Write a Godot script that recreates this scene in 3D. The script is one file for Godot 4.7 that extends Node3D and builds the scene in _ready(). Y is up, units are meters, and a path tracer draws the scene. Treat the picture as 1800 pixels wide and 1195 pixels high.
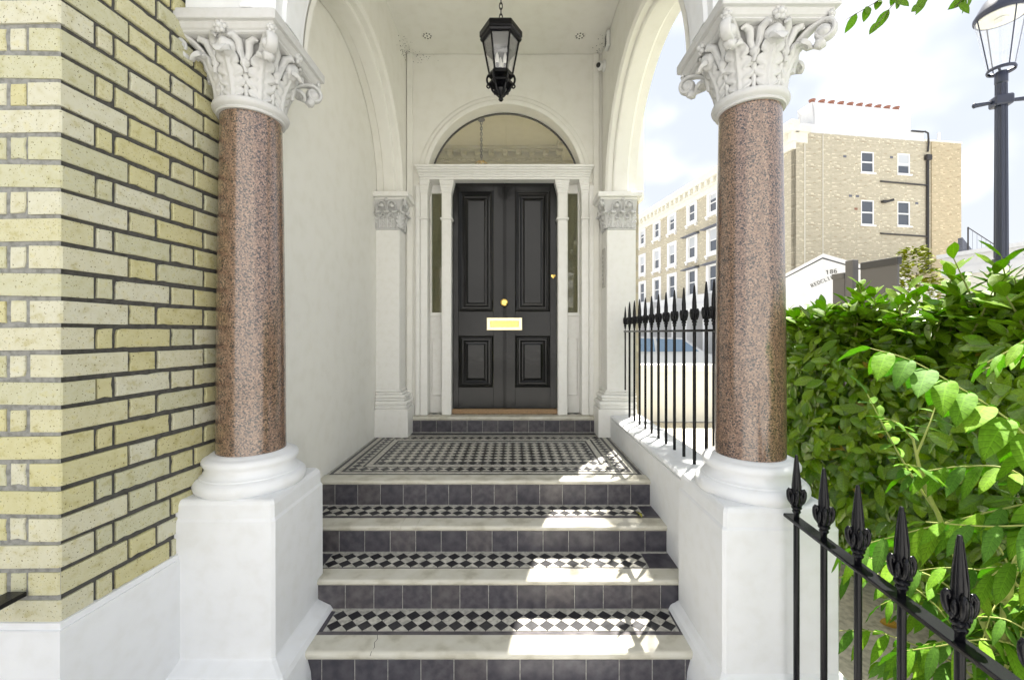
extends Node3D
# A white stuccoed London porch with granite columns, tiled steps and a black double door.
# Places are given as (x, y, depth): metres to the right of the camera, above the pavement and away from it.

class MB:
	# collects triangles for one mesh; every face is wound to agree with its normals
	var v := PackedVector3Array()
	var n := PackedVector3Array()
	var t := PackedVector2Array()
	var ix := PackedInt32Array()

	func vert(p: Vector3, nn: Vector3, uv := Vector2.ZERO) -> int:
		v.append(p); n.append(nn); t.append(uv)
		return v.size() - 1

	func face(i: int, j: int, k: int) -> void:
		var g := (v[k] - v[i]).cross(v[j] - v[i])
		if g.dot(n[i] + n[j] + n[k]) < 0.0:
			ix.append(i); ix.append(k); ix.append(j)
		else:
			ix.append(i); ix.append(j); ix.append(k)

	# flat polygon, its normal turned towards the hint
	func poly(pts: Array, hint: Vector3, uvs: Array = []) -> void:
		var nn := Vector3.ZERO
		var m := pts.size()
		for i in m:
			var a: Vector3 = pts[i]
			var b: Vector3 = pts[(i + 1) % m]
			nn += a.cross(b)
		if nn.length_squared() < 1e-18:
			return
		nn = nn.normalized()
		if nn.dot(hint) < 0.0:
			nn = -nn
		var s := v.size()
		for i in m:
			vert(pts[i], nn, uvs[i] if uvs.size() else Vector2.ZERO)
		for i in range(1, m - 1):
			face(s, s + i, s + i + 1)

	# box between two corners, every edge chamfered by b
	func cbox(lo: Vector3, hi: Vector3, b := 0.0, xf := Transform3D.IDENTITY) -> void:
		var c := (lo + hi) / 2.0
		var h := (hi - lo).abs() / 2.0
		b = minf(b, minf(h.x, minf(h.y, h.z)) * 0.9)
		var at := func(ax: int, sg: Vector3) -> Vector3:
			var p := Vector3(sg.x * (h.x - (0.0 if ax == 0 else b)), sg.y * (h.y - (0.0 if ax == 1 else b)), sg.z * (h.z - (0.0 if ax == 2 else b)))
			return xf * (c + p)
		var o := xf * c
		for ax in 3:
			for s in [-1.0, 1.0]:
				var q := []
				for k in [[-1, -1], [1, -1], [1, 1], [-1, 1]]:
					var sg := Vector3.ZERO
					sg[ax] = s; sg[(ax + 1) % 3] = k[0]; sg[(ax + 2) % 3] = k[1]
					q.append(at.call(ax, sg))
				poly(q, (q[0] + q[2]) / 2.0 - o, [Vector2(0, 0), Vector2(1, 0), Vector2(1, 1), Vector2(0, 1)])
		if b <= 0.0:
			return
		for ax in 3:
			var bx := (ax + 1) % 3
			var cx := (ax + 2) % 3
			for s in [-1.0, 1.0]:
				for r in [-1.0, 1.0]:
					var s0 := Vector3.ZERO
					s0[ax] = s; s0[bx] = r; s0[cx] = -1.0
					var s1 := s0
					s1[cx] = 1.0
					var q := [at.call(ax, s0), at.call(ax, s1), at.call(bx, s1), at.call(bx, s0)]
					poly(q, (q[0] + q[2]) / 2.0 - o)
		for s in [-1.0, 1.0]:
			for r in [-1.0, 1.0]:
				for w in [-1.0, 1.0]:
					var sg := Vector3(s, r, w)
					var q := [at.call(0, sg), at.call(1, sg), at.call(2, sg)]
					poly(q, q[0] - o)

	# smooth sheet over rows of points
	func grid(rows: Array, closed_u := false, hint := Vector3.ZERO) -> void:
		var nr := rows.size()
		var nc: int = rows[0].size()
		var s := v.size()
		var cen := Vector3.ZERO
		for r in rows:
			for p in r:
				cen += p
		cen /= nr * nc
		var nn := PackedVector3Array()
		var vote := 0.0
		for i in nr:
			for j in nc:
				var du: Vector3 = rows[i][(j + 1) % nc if closed_u else mini(j + 1, nc - 1)] - rows[i][(j - 1 + nc) % nc if closed_u else maxi(j - 1, 0)]
				var dv: Vector3 = rows[mini(i + 1, nr - 1)][j] - rows[maxi(i - 1, 0)][j]
				var g := dv.cross(du)
				if g.length_squared() < 1e-20:
					g = nn[nn.size() - 1] if nn.size() else Vector3.UP
				g = g.normalized()
				nn.append(g)
				vote += g.dot(hint if hint != Vector3.ZERO else rows[i][j] - cen)
		var sg := 1.0 if vote >= 0.0 else -1.0
		for i in nr:
			for j in nc:
				vert(rows[i][j], nn[i * nc + j] * sg, Vector2(float(j) / (nc if closed_u else nc - 1), float(i) / (nr - 1)))
		for i in nr - 1:
			for j in (nc if closed_u else nc - 1):
				var j2 := (j + 1) % nc
				face(s + i * nc + j, s + i * nc + j2, s + (i + 1) * nc + j2)
				face(s + i * nc + j, s + (i + 1) * nc + j2, s + (i + 1) * nc + j)

	# turned shape: profile of (radius, height) from below; edges sharper than 40 degrees stay sharp
	func lathe(pr: Array, seg: int, o := Vector3.ZERO, turn := 0.0) -> void:
		var sn := []
		for i in pr.size() - 1:
			var d: Vector2 = pr[i + 1] - pr[i]
			sn.append(Vector2(d.y, -d.x).normalized())
		for i in pr.size() - 1:
			var ns := [sn[i], sn[i]]
			if i > 0 and sn[i].dot(sn[i - 1]) > 0.72:
				ns[0] = (sn[i] + sn[i - 1]).normalized()
			if i < sn.size() - 1 and sn[i].dot(sn[i + 1]) > 0.72:
				ns[1] = (sn[i] + sn[i + 1]).normalized()
			var s := v.size()
			for k in 2:
				for j in seg + 1:
					var a := TAU * j / seg + turn
					var e := Vector3(cos(a), 0, sin(a))
					vert(o + e * pr[i + k].x + Vector3.UP * pr[i + k].y, (e * ns[k].x + Vector3.UP * ns[k].y), Vector2(float(j) / seg, pr[i + k].y))
			for j in seg:
				face(s + j, s + j + 1, s + seg + 2 + j)
				face(s + j, s + seg + 2 + j, s + seg + 1 + j)

	# tube along a path; rad one radius or one per point; wide > 0 makes it a ribbon, wide across the given axis
	func tube(path: Array, rad, seg := 8, across := Vector3.ZERO, wide := 0.0) -> void:
		var m := path.size()
		var up := across
		if up == Vector3.ZERO:
			up = Vector3.UP
			if absf((path[1] - path[0]).normalized().dot(up)) > 0.9:
				up = Vector3.RIGHT
		var rows := []
		var s := v.size()
		for i in m:
			var d: Vector3 = (path[mini(i + 1, m - 1)] - path[maxi(i - 1, 0)]).normalized()
			var b := (up - d * up.dot(d)).normalized()
			up = b if across == Vector3.ZERO else across
			var c := d.cross(b).normalized()
			var r: float = rad if rad is float or rad is int else rad[i]
			var r0: float = rad if rad is float or rad is int else rad[0]
			var rb: float = r if wide == 0.0 else wide * (r / r0)
			for j in seg:
				var a := TAU * j / seg
				vert(path[i] + b * cos(a) * rb + c * sin(a) * r, (b * cos(a) * r + c * sin(a) * rb).normalized(), Vector2(float(j) / seg, float(i) / m))
		for i in m - 1:
			for j in seg:
				var j2 := (j + 1) % seg
				face(s + i * seg + j, s + i * seg + j2, s + (i + 1) * seg + j2)
				face(s + i * seg + j, s + (i + 1) * seg + j2, s + (i + 1) * seg + j)
		for e in [0, m - 1]:
			var q := []
			for j in seg:
				q.append(v[s + e * seg + j])
			poly(q, path[0] - path[1] if e == 0 else path[m - 1] - path[m - 2])

	# ball, squashed by scale, with lumps
	func ball(c: Vector3, r: Vector3, lat := 8, lon := 12, lump := 0.0, ph := 0.0) -> void:
		var rows := []
		for i in lat + 1:
			var row := []
			var th := PI * i / lat
			for j in lon:
				var a := TAU * j / lon
				var k := 1.0 + lump * sin(5.0 * a + ph) * sin(th) + lump * 0.6 * cos(4.0 * th + a * 2.0 + ph)
				row.append(c + Vector3(cos(a) * sin(th), cos(th), sin(a) * sin(th)) * r * k)
			rows.append(row)
		grid(rows, true)

	# flat profile pr of (along axis, radius) swept round an arc in the plane of u and w
	func arch(c: Vector3, axis: Vector3, u: Vector3, w: Vector3, a0: float, a1: float, seg: int, pr: Array, cap := true) -> void:
		var mid := Vector2.ZERO
		for p in pr:
			mid += p
		mid /= pr.size()
		for k in pr.size() - 1:
			var d: Vector2 = pr[k + 1] - pr[k]
			var nn := Vector2(d.y, -d.x).normalized()
			if nn.dot((pr[k] + pr[k + 1]) / 2.0 - mid) < 0.0:
				nn = -nn
			var s := v.size()
			for i in seg + 1:
				var a := lerpf(a0, a1, float(i) / seg)
				var e := u * cos(a) + w * sin(a)
				for q in 2:
					vert(c + axis * pr[k + q].x + e * pr[k + q].y, axis * nn.x + e * nn.y, Vector2(float(i) / seg, q))
			for i in seg:
				face(s + i * 2, s + i * 2 + 1, s + i * 2 + 3)
				face(s + i * 2, s + i * 2 + 3, s + i * 2 + 2)
		if cap:
			for a in [a0, a1]:
				var e := u * cos(a) + w * sin(a)
				var q := []
				for p in pr:
					q.append(c + axis * p.x + e * p.y)
				poly(q, (u * sin(a) - w * cos(a)) * (1.0 if a == a0 else -1.0))

	# mitred picture-frame moulding: rectangle from o along ex, ey; profile of (inset, rise)
	func frame(o: Vector3, ex: Vector3, ey: Vector3, w: float, h: float, pr: Array, en: Vector3) -> void:
		for k in pr.size() - 1:
			var A: Vector2 = pr[k]
			var B: Vector2 = pr[k + 1]
			var at := func(p: Vector2, i: int) -> Vector3:
				return o + en * p.y + ex * (p.x if i == 0 or i == 3 else w - p.x) + ey * (p.x if i < 2 else h - p.x)
			for i in 4:
				var inw: Vector3 = [ey, -ex, -ey, ex][i]
				var j := (i + 1) % 4
				poly([at.call(A, i), at.call(A, j), at.call(B, j), at.call(B, i)], en * (B.x - A.x) - inw * (B.y - A.y))

	# wall piece: polygon in the plane (u, w) pushed out along axis by thick
	func slab(pts: Array, axis: Vector3, thick: float) -> void:
		var c := Vector3.ZERO
		for p in pts:
			c += p
		c /= pts.size()
		poly(pts, -axis)
		var q := []
		for p in pts:
			q.append(p + axis * thick)
		poly(q, axis)
		for i in pts.size():
			var j := (i + 1) % pts.size()
			var e: Vector3 = pts[j] - pts[i]
			var nn := e.cross(axis)
			if nn.dot((pts[i] + pts[j]) / 2.0 - c) < 0.0:
				nn = -nn
			poly([pts[i], pts[j], q[j], q[i]], nn)

	func mesh(m: Material = null) -> ArrayMesh:
		var a := []
		a.resize(Mesh.ARRAY_MAX)
		a[Mesh.ARRAY_VERTEX] = v
		a[Mesh.ARRAY_NORMAL] = n
		a[Mesh.ARRAY_TEX_UV] = t
		a[Mesh.ARRAY_INDEX] = ix
		var am := ArrayMesh.new()
		am.add_surface_from_arrays(Mesh.PRIMITIVE_TRIANGLES, a)
		if m:
			am.surface_set_material(0, m)
		return am

var used := {}
var M := {}
var rng := RandomNumberGenerator.new()

func V(x: float, y: float, d: float) -> Vector3:
	return Vector3(x, y, -d)

func numbered(called: String, parent: Node) -> String:
	var key := str(parent.get_instance_id()) + called
	var k: int = used.get(key, 0)
	used[key] = k + 1
	return called if k == 0 else "%s_%03d" % [called, k]

# a Node3D at a thing's base whose children are its parts
func thing(called: String, label: String, category: String, at := Vector3.ZERO, group := "") -> Node3D:
	var o := Node3D.new()
	o.name = numbered(called, self)
	add_child(o, true)
	o.position = at
	tag(o, label, category, group)
	return o

func tag(o: Node, label: String, category: String, group := "") -> Node:
	o.set_meta("label", label)
	o.set_meta("category", category)
	if group != "":
		o.set_meta("group", group)
	return o

func put(called: String, mesh: Mesh, m: Material, parent: Node = self, xf := Transform3D.IDENTITY) -> MeshInstance3D:
	var o := MeshInstance3D.new()
	o.name = numbered(called, parent)
	o.mesh = mesh
	o.transform = xf
	if m:
		o.set_surface_override_material(0, m)
	parent.add_child(o, true)
	return o

func obj(called: String, b: MB, m: Material, parent: Node = self) -> MeshInstance3D:
	return put(called, b.mesh(m), null, parent)

# piece of the setting
func struct(called: String, b: MB, m: Material) -> MeshInstance3D:
	var o := obj(called, b, m)
	o.set_meta("kind", "structure")
	return o

func box(called: String, lo: Vector3, hi: Vector3, m: Material, parent: Node = self, bevel := 0.004) -> MeshInstance3D:
	var b := MB.new()
	b.cbox(lo.min(hi), lo.max(hi), bevel)
	return obj(called, b, m, parent)

func noise_tex(size: int, freq: float, cols: Array, stops: Array, kind := "fbm", seed_ := 1, oct := 4) -> NoiseTexture2D:
	var f := FastNoiseLite.new()
	f.seed = seed_
	f.frequency = freq
	if kind == "cell":
		f.noise_type = FastNoiseLite.TYPE_CELLULAR
		f.cellular_return_type = FastNoiseLite.RETURN_CELL_VALUE
		f.fractal_type = FastNoiseLite.FRACTAL_NONE
		f.domain_warp_enabled = true
		f.domain_warp_amplitude = 6.0
		f.domain_warp_frequency = 0.06
	else:
		f.noise_type = FastNoiseLite.TYPE_SIMPLEX_SMOOTH
		f.fractal_octaves = oct
	var t := NoiseTexture2D.new()
	t.width = size
	t.height = size
	t.seamless = true
	t.generate_mipmaps = false
	t.noise = f
	if cols.size():
		var g := Gradient.new()
		g.offsets = PackedFloat32Array(stops)
		g.colors = PackedColorArray(cols)
		if kind == "cell":
			g.interpolation_mode = Gradient.GRADIENT_INTERPOLATE_CONSTANT
		t.color_ramp = g
	return t

# material of a real-world (linear) base colour
func mat(r: float, g: float, b: float, rough := 0.8, o := {}) -> StandardMaterial3D:
	var m := StandardMaterial3D.new()
	m.albedo_color = Color(r, g, b).linear_to_srgb()
	m.roughness = rough
	if o.has("metal"): m.metallic = o.metal
	if o.has("spec"): m.metallic_specular = o.spec
	if o.has("tex"): m.albedo_texture = o.tex
	if o.has("pits"):
		m.detail_enabled = true
		m.detail_blend_mode = BaseMaterial3D.BLEND_MODE_MUL
		m.detail_albedo = o.pits
		m.detail_uv_layer = BaseMaterial3D.DETAIL_UV_1
	if o.has("rtex"): m.roughness_texture = o.rtex
	if o.has("bump"):
		m.heightmap_enabled = true
		m.heightmap_texture = o.bump
		m.heightmap_scale = o.get("rise", 0.3)
	if o.has("size"):
		m.uv1_triplanar = true
		m.uv1_triplanar_sharpness = 8.0
		m.uv1_world_triplanar = not o.get("own", false)
		m.uv1_scale = Vector3.ONE / float(o.size)
	if o.has("coat"):
		m.clearcoat_enabled = true
		m.clearcoat = o.coat
		m.clearcoat_roughness = o.get("coat_rough", 0.05)
	if o.has("back"):
		m.backlight_enabled = true
		m.backlight = o.back
	if o.has("glow"):
		m.emission_enabled = true
		m.emission = o.glow
		m.emission_energy_multiplier = o.get("power", 1.0)
	if o.has("vcol"): m.vertex_color_use_as_albedo = true
	return m

func glass(alpha := 0.12, r := 1.0, g := 1.0, b := 1.0) -> StandardMaterial3D:
	var m := StandardMaterial3D.new()
	m.albedo_color = Color(r, g, b, alpha)
	m.transparency = BaseMaterial3D.TRANSPARENCY_ALPHA
	m.roughness = 0.02
	return m

func bez(pts: Array, seg: int) -> Array:
	# smooth curve through points
	var c := Curve3D.new()
	var m := pts.size()
	for i in m:
		var d: Vector3 = (pts[mini(i + 1, m - 1)] - pts[maxi(i - 1, 0)]) / 6.0
		c.add_point(pts[i], -d, d)
	var out := []
	var L := c.get_baked_length()
	for i in seg + 1:
		out.append(c.sample_baked(L * i / seg, true))
	return out

func _ready() -> void:
	rng.seed = 7
	# ---- camera, sky, sun, exposure
	var cam := Camera3D.new()
	cam.name = "camera"
	cam.position = Vector3(0, 1.62, 0)
	cam.projection = Camera3D.PROJECTION_FRUSTUM
	cam.near = 0.05
	cam.far = 600.0
	cam.size = 0.05 * 1195.0 / 750.0
	cam.frustum_offset = Vector2(0.0, -0.05 * 12.5 / 750.0)
	add_child(cam)
	cam.current = true

	var env := Environment.new()
	env.background_mode = Environment.BG_SKY
	var sm := ProceduralSkyMaterial.new()
	sm.sky_top_color = Color(0.212, 0.23, 0.262).linear_to_srgb()
	sm.sky_horizon_color = Color(0.245, 0.255, 0.268).linear_to_srgb()
	sm.sky_curve = 0.16
	sm.ground_bottom_color = Color(0.3, 0.3, 0.3).linear_to_srgb()
	sm.ground_horizon_color = Color(0.5, 0.52, 0.55).linear_to_srgb()
	sm.sun_angle_max = 8.0
	sm.sky_cover = cloud_cover()
	sm.sky_cover_modulate = Color(0.12, 0.11, 0.095).linear_to_srgb()
	var sky := Sky.new()
	sky.sky_material = sm
	env.sky = sky
	env.tonemap_mode = Environment.TONE_MAPPER_LINEAR
	env.tonemap_exposure = 3.95
	env.sdfgi_enabled = true
	env.ssao_enabled = true
	env.ssil_enabled = true
	var we := WorldEnvironment.new()
	we.name = "environment"
	we.environment = env
	add_child(we)

	var sun := DirectionalLight3D.new()
	sun.name = "sun"
	sun.light_energy = 1.5
	sun.light_color = Color(1.0, 0.98, 0.94)
	sun.light_angular_distance = 0.53
	sun.shadow_enabled = true
	add_child(sun)
	sun.look_at_from_position(Vector3.ZERO, -Vector3(0.33, 1.0, -0.45))

	materials()
	ground()
	townhouse()
	porch()
	brick_bay()
	steps()
	column(-1.275, 2.09, "red granite column on white pedestal beside the yellow brick wall")
	column(1.12, 2.01, "red granite column on white pedestal beside the black railing and hedge")
	pilasters()
	entrance()
	porch_lantern()
	fittings()
	dwarf_wall_railing()
	front_railing()
	area_handrail()
	terrace()
	opposite_houses()
	background_small()
	lamp_post()
	hedge()
	sapling()
	tree()
	litter()

func cloud_cover() -> ImageTexture:
	var f := FastNoiseLite.new()
	f.seed = 12
	f.frequency = 1.0
	f.fractal_octaves = 6
	f.noise_type = FastNoiseLite.TYPE_SIMPLEX_SMOOTH
	var w := 1024
	var h := 512
	var im := Image.create(w, h, false, Image.FORMAT_RGBA8)
	im.fill(Color(1, 1, 1, 0))
	for y in h / 2:
		var el := PI * (0.5 - (y + 0.5) / h)
		for x in w:
			var a := TAU * x / w
			var e := Vector3(cos(el) * cos(a), sin(el), cos(el) * sin(a))
			# clouds lie on a layer: stretched towards the horizon
			var k := 2.2 / (e.y + 0.35)
			var q := f.get_noise_3d(e.x * k, e.y * 1.5, e.z * k)
			var al := smoothstep(-0.22, 0.28, q) * 0.62
			im.set_pixel(x, y, Color(1, 1, 0.985, al))
	return ImageTexture.create_from_image(im)

func materials() -> void:
	var w := Color.WHITE
	var patch := noise_tex(512, 0.012, [Color(0.978, 0.976, 0.968), Color(0.995, 0.995, 0.993), w], [0.1, 0.5, 0.85], "fbm", 3, 5)
	var fine := noise_tex(512, 0.03, [], [], "fbm", 5, 5)
	var grain := noise_tex(512, 0.09, [], [], "fbm", 8, 4)
	var blotch := noise_tex(512, 0.02, [Color(0.82, 0.82, 0.81), Color(0.94, 0.94, 0.94), w], [0.2, 0.5, 0.75], "fbm", 9, 6)
	M.cream = mat(0.84, 0.828, 0.77, 0.75, {tex = patch, bump = fine, rise = 0.05, size = 1.1})
	M.white = mat(0.815, 0.825, 0.84, 0.55, {tex = patch, bump = fine, rise = 0.035, size = 0.7})
	M.gloss_white = mat(0.84, 0.832, 0.795, 0.4, {tex = patch, bump = fine, rise = 0.02, size = 0.5})
	M.carved = mat(0.60, 0.598, 0.59, 0.5, {tex = patch, bump = grain, rise = 0.003, size = 0.25})
	M.granite = mat(0.80, 0.73, 0.68, 0.3, {tex = noise_tex(1024, 0.085, [Color(0.15, 0.125, 0.12), Color(0.50, 0.40, 0.335), Color(0.58, 0.48, 0.41), Color(0.40, 0.33, 0.29), Color(0.68, 0.58, 0.50), Color(0.53, 0.43, 0.36)], [0.0, 0.2, 0.36, 0.56, 0.68, 0.86], "cell", 4), spec = 0.95, coat = 0.9, coat_rough = 0.13})
	M.granite.uv1_scale = Vector3(2.0, 1.0 / 0.45, 1.0)
	var tile_tex := noise_tex(512, 0.012, [Color(0.76, 0.76, 0.79), Color(0.9, 0.88, 0.9), w], [0.2, 0.5, 0.85], "fbm", 21, 6)
	var tone := [[0.108, 0.103, 0.113], [0.095, 0.092, 0.105], [0.128, 0.12, 0.123], [0.084, 0.081, 0.093]]
	M.slate = []
	for k in 4:
		M.slate.append(mat(tone[k][0], tone[k][1], tone[k][2], 0.38, {tex = tile_tex, rtex = blotch, bump = fine, rise = 0.015, size = 0.37 + 0.05 * k}))
	M.black_tile = []
	M.white_tile = []
	for k in 4:
		M.black_tile.append(mat(0.022 + 0.008 * k, 0.021 + 0.008 * k, 0.025 + 0.008 * k, 0.4, {tex = blotch, size = 0.3}))
		M.white_tile.append(mat(0.60 - 0.03 * k, 0.58 - 0.03 * k, 0.51 - 0.025 * k, 0.45, {tex = blotch, size = 0.33}))
	M.grout = mat(0.52, 0.51, 0.47, 0.9, {tex = blotch, size = 0.3})
	M.nosing = mat(0.62, 0.60, 0.52, 0.5, {tex = noise_tex(512, 0.01, [Color(0.86, 0.85, 0.82), Color(0.965, 0.96, 0.945), w], [0.1, 0.4, 0.75], "fbm", 33, 6), bump = fine, rise = 0.02, size = 0.8})
	var brick_tex := noise_tex(512, 0.016, [Color(0.90, 0.88, 0.78), Color(0.975, 0.97, 0.94), w, Color(0.985, 0.97, 0.88)], [0.05, 0.3, 0.65, 0.95], "fbm", 41, 6)
	var bt := [[0.57, 0.545, 0.36], [0.595, 0.575, 0.43], [0.565, 0.535, 0.315], [0.53, 0.52, 0.365], [0.60, 0.585, 0.46], [0.555, 0.52, 0.30]]
	var pits := noise_tex(1024, 0.045, [Color(0.25, 0.22, 0.16), Color(0.55, 0.52, 0.42), Color(1, 1, 1), Color(1, 1, 1)], [0.0, 0.17, 0.24, 1.0], "fbm", 77, 5)
	M.brick = []
	for k in 6:
		M.brick.append(mat(bt[k][0], bt[k][1], bt[k][2], 0.85, {tex = brick_tex, pits = pits, bump = grain, rise = 0.06, size = 0.42 + 0.03 * k}))
	M.brick_many = mat(1, 1, 1, 0.85, {tex = brick_tex, pits = pits, bump = grain, rise = 0.06, size = 0.45, vcol = true})
	M.mortar = mat(0.30, 0.30, 0.28, 0.95, {tex = blotch, bump = grain, rise = 0.15, size = 0.3})
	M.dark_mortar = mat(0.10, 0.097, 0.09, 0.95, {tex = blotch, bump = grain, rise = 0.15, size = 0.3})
	M.door = mat(0.006, 0.006, 0.006, 0.17, {bump = noise_tex(512, 0.008, [], [], "fbm", 51, 3), rise = 0.06, size = 0.55, spec = 0.42, coat = 0.06, coat_rough = 0.05})
	M.iron = mat(0.005, 0.005, 0.007, 0.24, {bump = grain, rise = 0.01, size = 0.12, spec = 0.4})
	M.lead = mat(0.045, 0.045, 0.045, 0.5, {tex = blotch, size = 0.2})
	M.brass = mat(0.86, 0.62, 0.18, 0.16, {metal = 1.0})
	M.pale_brass = mat(0.93, 0.84, 0.56, 0.3, {metal = 1.0})
	M.side_glass = glass(0.5, 0.36, 0.38, 0.30)
	M.bulb = mat(0.85, 0.84, 0.8, 0.2)
	M.glass = glass(0.08)
	M.plastic = mat(0.72, 0.72, 0.70, 0.35)
	M.black = mat(0.01, 0.01, 0.01, 0.3)
	M.wood = mat(0.36, 0.23, 0.12, 0.6, {tex = blotch, size = 0.2})
	M.hall = mat(0.88, 0.84, 0.62, 0.8, {tex = patch, size = 1.0})
	M.hall_floor = mat(0.82, 0.78, 0.64, 0.6)
	M.soil = mat(0.60, 0.555, 0.45, 0.95, {tex = blotch, bump = grain, rise = 0.03, size = 0.5})
	M.paving = mat(0.45, 0.445, 0.435, 0.85, {tex = blotch, bump = grain, rise = 0.1, size = 1.3})
	M.stone_ground = mat(0.455, 0.45, 0.435, 0.9, {tex = blotch, size = 3.0})
	M.asphalt = mat(0.13, 0.13, 0.13, 0.9, {tex = blotch, bump = grain, rise = 0.1, size = 1.7})
	M.cream_wall = mat(0.78, 0.775, 0.745, 0.85, {tex = patch, bump = fine, rise = 0.04, size = 1.3})
	M.render_white = mat(0.66, 0.665, 0.68, 0.8, {tex = patch, size = 2.0})
	M.render_cream = mat(0.74, 0.72, 0.64, 0.8, {tex = patch, size = 2.0})
	M.stock = mat(1, 1, 1, 0.9, {tex = stock_brick(1), size = 1.8})
	M.stock_warm = mat(1.0, 0.93, 0.82, 0.9, {tex = stock_brick(2), size = 1.8})
	M.roof_slate = mat(0.14, 0.15, 0.19, 0.6, {tex = blotch, size = 0.8})
	M.pot = mat(0.26, 0.12, 0.085, 0.8)
	M.pane = mat(0.06, 0.07, 0.09, 0.06, {spec = 0.7})
	M.curtain = mat(0.5, 0.52, 0.55, 0.8)
	M.joinery = mat(0.8, 0.8, 0.8, 0.5)
	M.drain = mat(0.03, 0.028, 0.03, 0.5)
	M.hoarding = mat(0.085, 0.082, 0.085, 0.55)
	M.hoarding_dark = mat(0.03, 0.03, 0.033, 0.5)
	M.lamp_iron = mat(0.028, 0.034, 0.065, 0.4, {bump = grain, rise = 0.01, size = 0.2})
	M.letters = mat(0.03, 0.03, 0.03, 0.8)
	M.car_paint = mat(0.36, 0.38, 0.41, 0.3, {coat = 1.0})
	M.car_glass = mat(0.10, 0.16, 0.24, 0.05, {spec = 0.8})
	M.rubber = mat(0.02, 0.02, 0.02, 0.8)
	M.bark = mat(0.16, 0.13, 0.10, 0.95, {bump = grain, rise = 1.5, size = 0.3})
	M.twig = mat(0.20, 0.22, 0.06, 0.8)
	M.rachis = mat(0.42, 0.46, 0.12, 0.6)
	var lt := leaf_texture()
	var back := Color(0.32, 0.50, 0.01)
	M.laurel = []
	var lc := [[0.20, 0.37, 0.006], [0.25, 0.42, 0.008], [0.13, 0.28, 0.006], [0.27, 0.44, 0.01]]
	for c in lc:
		M.laurel.append(mat(c[0], c[1], c[2], 0.27, {tex = lt, spec = 0.5, back = back}))
	M.laurel_many = mat(1, 1, 1, 0.27, {tex = lt, spec = 0.5, back = back, vcol = true})
	M.young = []
	for c in [[0.19, 0.32, 0.012], [0.15, 0.28, 0.01], [0.22, 0.34, 0.015]]:
		M.young.append(mat(c[0], c[1], c[2], 0.5, {tex = lt, spec = 0.25, back = Color(0.42, 0.58, 0.012)}))
	M.frond = []
	for c in [[0.19, 0.40, 0.02], [0.16, 0.35, 0.02], [0.23, 0.43, 0.022], [0.14, 0.31, 0.04]]:
		M.frond.append(mat(c[0], c[1], c[2], 0.6, {tex = lt, spec = 0.22, back = Color(0.40, 0.62, 0.015)}))
	M.golden = mat(1, 1, 1, 0.6, {tex = lt, spec = 0.2, back = Color(0.42, 0.5, 0.05), vcol = true})
	M.tree_leaf = mat(0.13, 0.25, 0.015, 0.5, {tex = lt, spec = 0.25, back = Color(0.36, 0.56, 0.03)})
	M.dead_leaf = mat(0.62, 0.36, 0.04, 0.6, {tex = lt})
	M.yellow_leaf = mat(0.62, 0.60, 0.05, 0.5, {tex = lt})

func leaf_texture() -> ImageTexture:
	# midrib and side veins, pale on a slightly mottled blade
	var w := 128
	var h := 256
	var im := Image.create(w, h, false, Image.FORMAT_RGB8)
	var f := FastNoiseLite.new()
	f.seed = 3
	f.frequency = 0.03
	for y in h:
		for x in w:
			var u := (x + 0.5) / w * 2.0 - 1.0
			var q := (y + 0.5) / h
			var s := 0.86 + 0.10 * f.get_noise_2d(x * 1.5, y)
			var side := fposmod(q * 8.0 - absf(u) * 1.3, 1.0)
			s += 0.16 * exp(-pow((side - 0.5) / 0.07, 2.0)) * (1.0 - absf(u) * 0.6)
			s -= 0.10 * exp(-pow((side - 0.66) / 0.12, 2.0))
			var mid := exp(-pow(u / 0.05, 2.0))
			var c := Color(s, s, s).lerp(Color(1.0, 1.0, 0.9), mid * 0.8)
			im.set_pixel(x, y, c)
	return ImageTexture.create_from_image(im)

func stock_brick(sd: int) -> ImageTexture:
	# distant stock brick, 1.8 m a side: 24 courses of Flemish bond
	var n := 576
	var im := Image.create(n, n, false, Image.FORMAT_RGB8)
	var r := RandomNumberGenerator.new()
	r.seed = sd
	im.fill(Color(0.70, 0.68, 0.62))
	for c in 24:
		var x := -60 if c % 2 else -12
		var k := 0
		while x < n:
			var L := 72 if k % 2 == 0 else 36
			var v := r.randf_range(0.93, 1.03)
			var col := Color(0.725 * v, 0.69 * v, 0.605 * v)
			if r.randf() < 0.04:
				col = Color(0.66 * v, 0.61 * v, 0.52 * v)
			if r.randf() < 0.10:
				col = Color(0.83 * v, 0.80 * v, 0.71 * v)
			im.fill_rect(Rect2i(x + 1, c * 24 + 2, L - 3, 20), col)
			x += L
			k += 1
	return ImageTexture.create_from_image(im)

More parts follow.
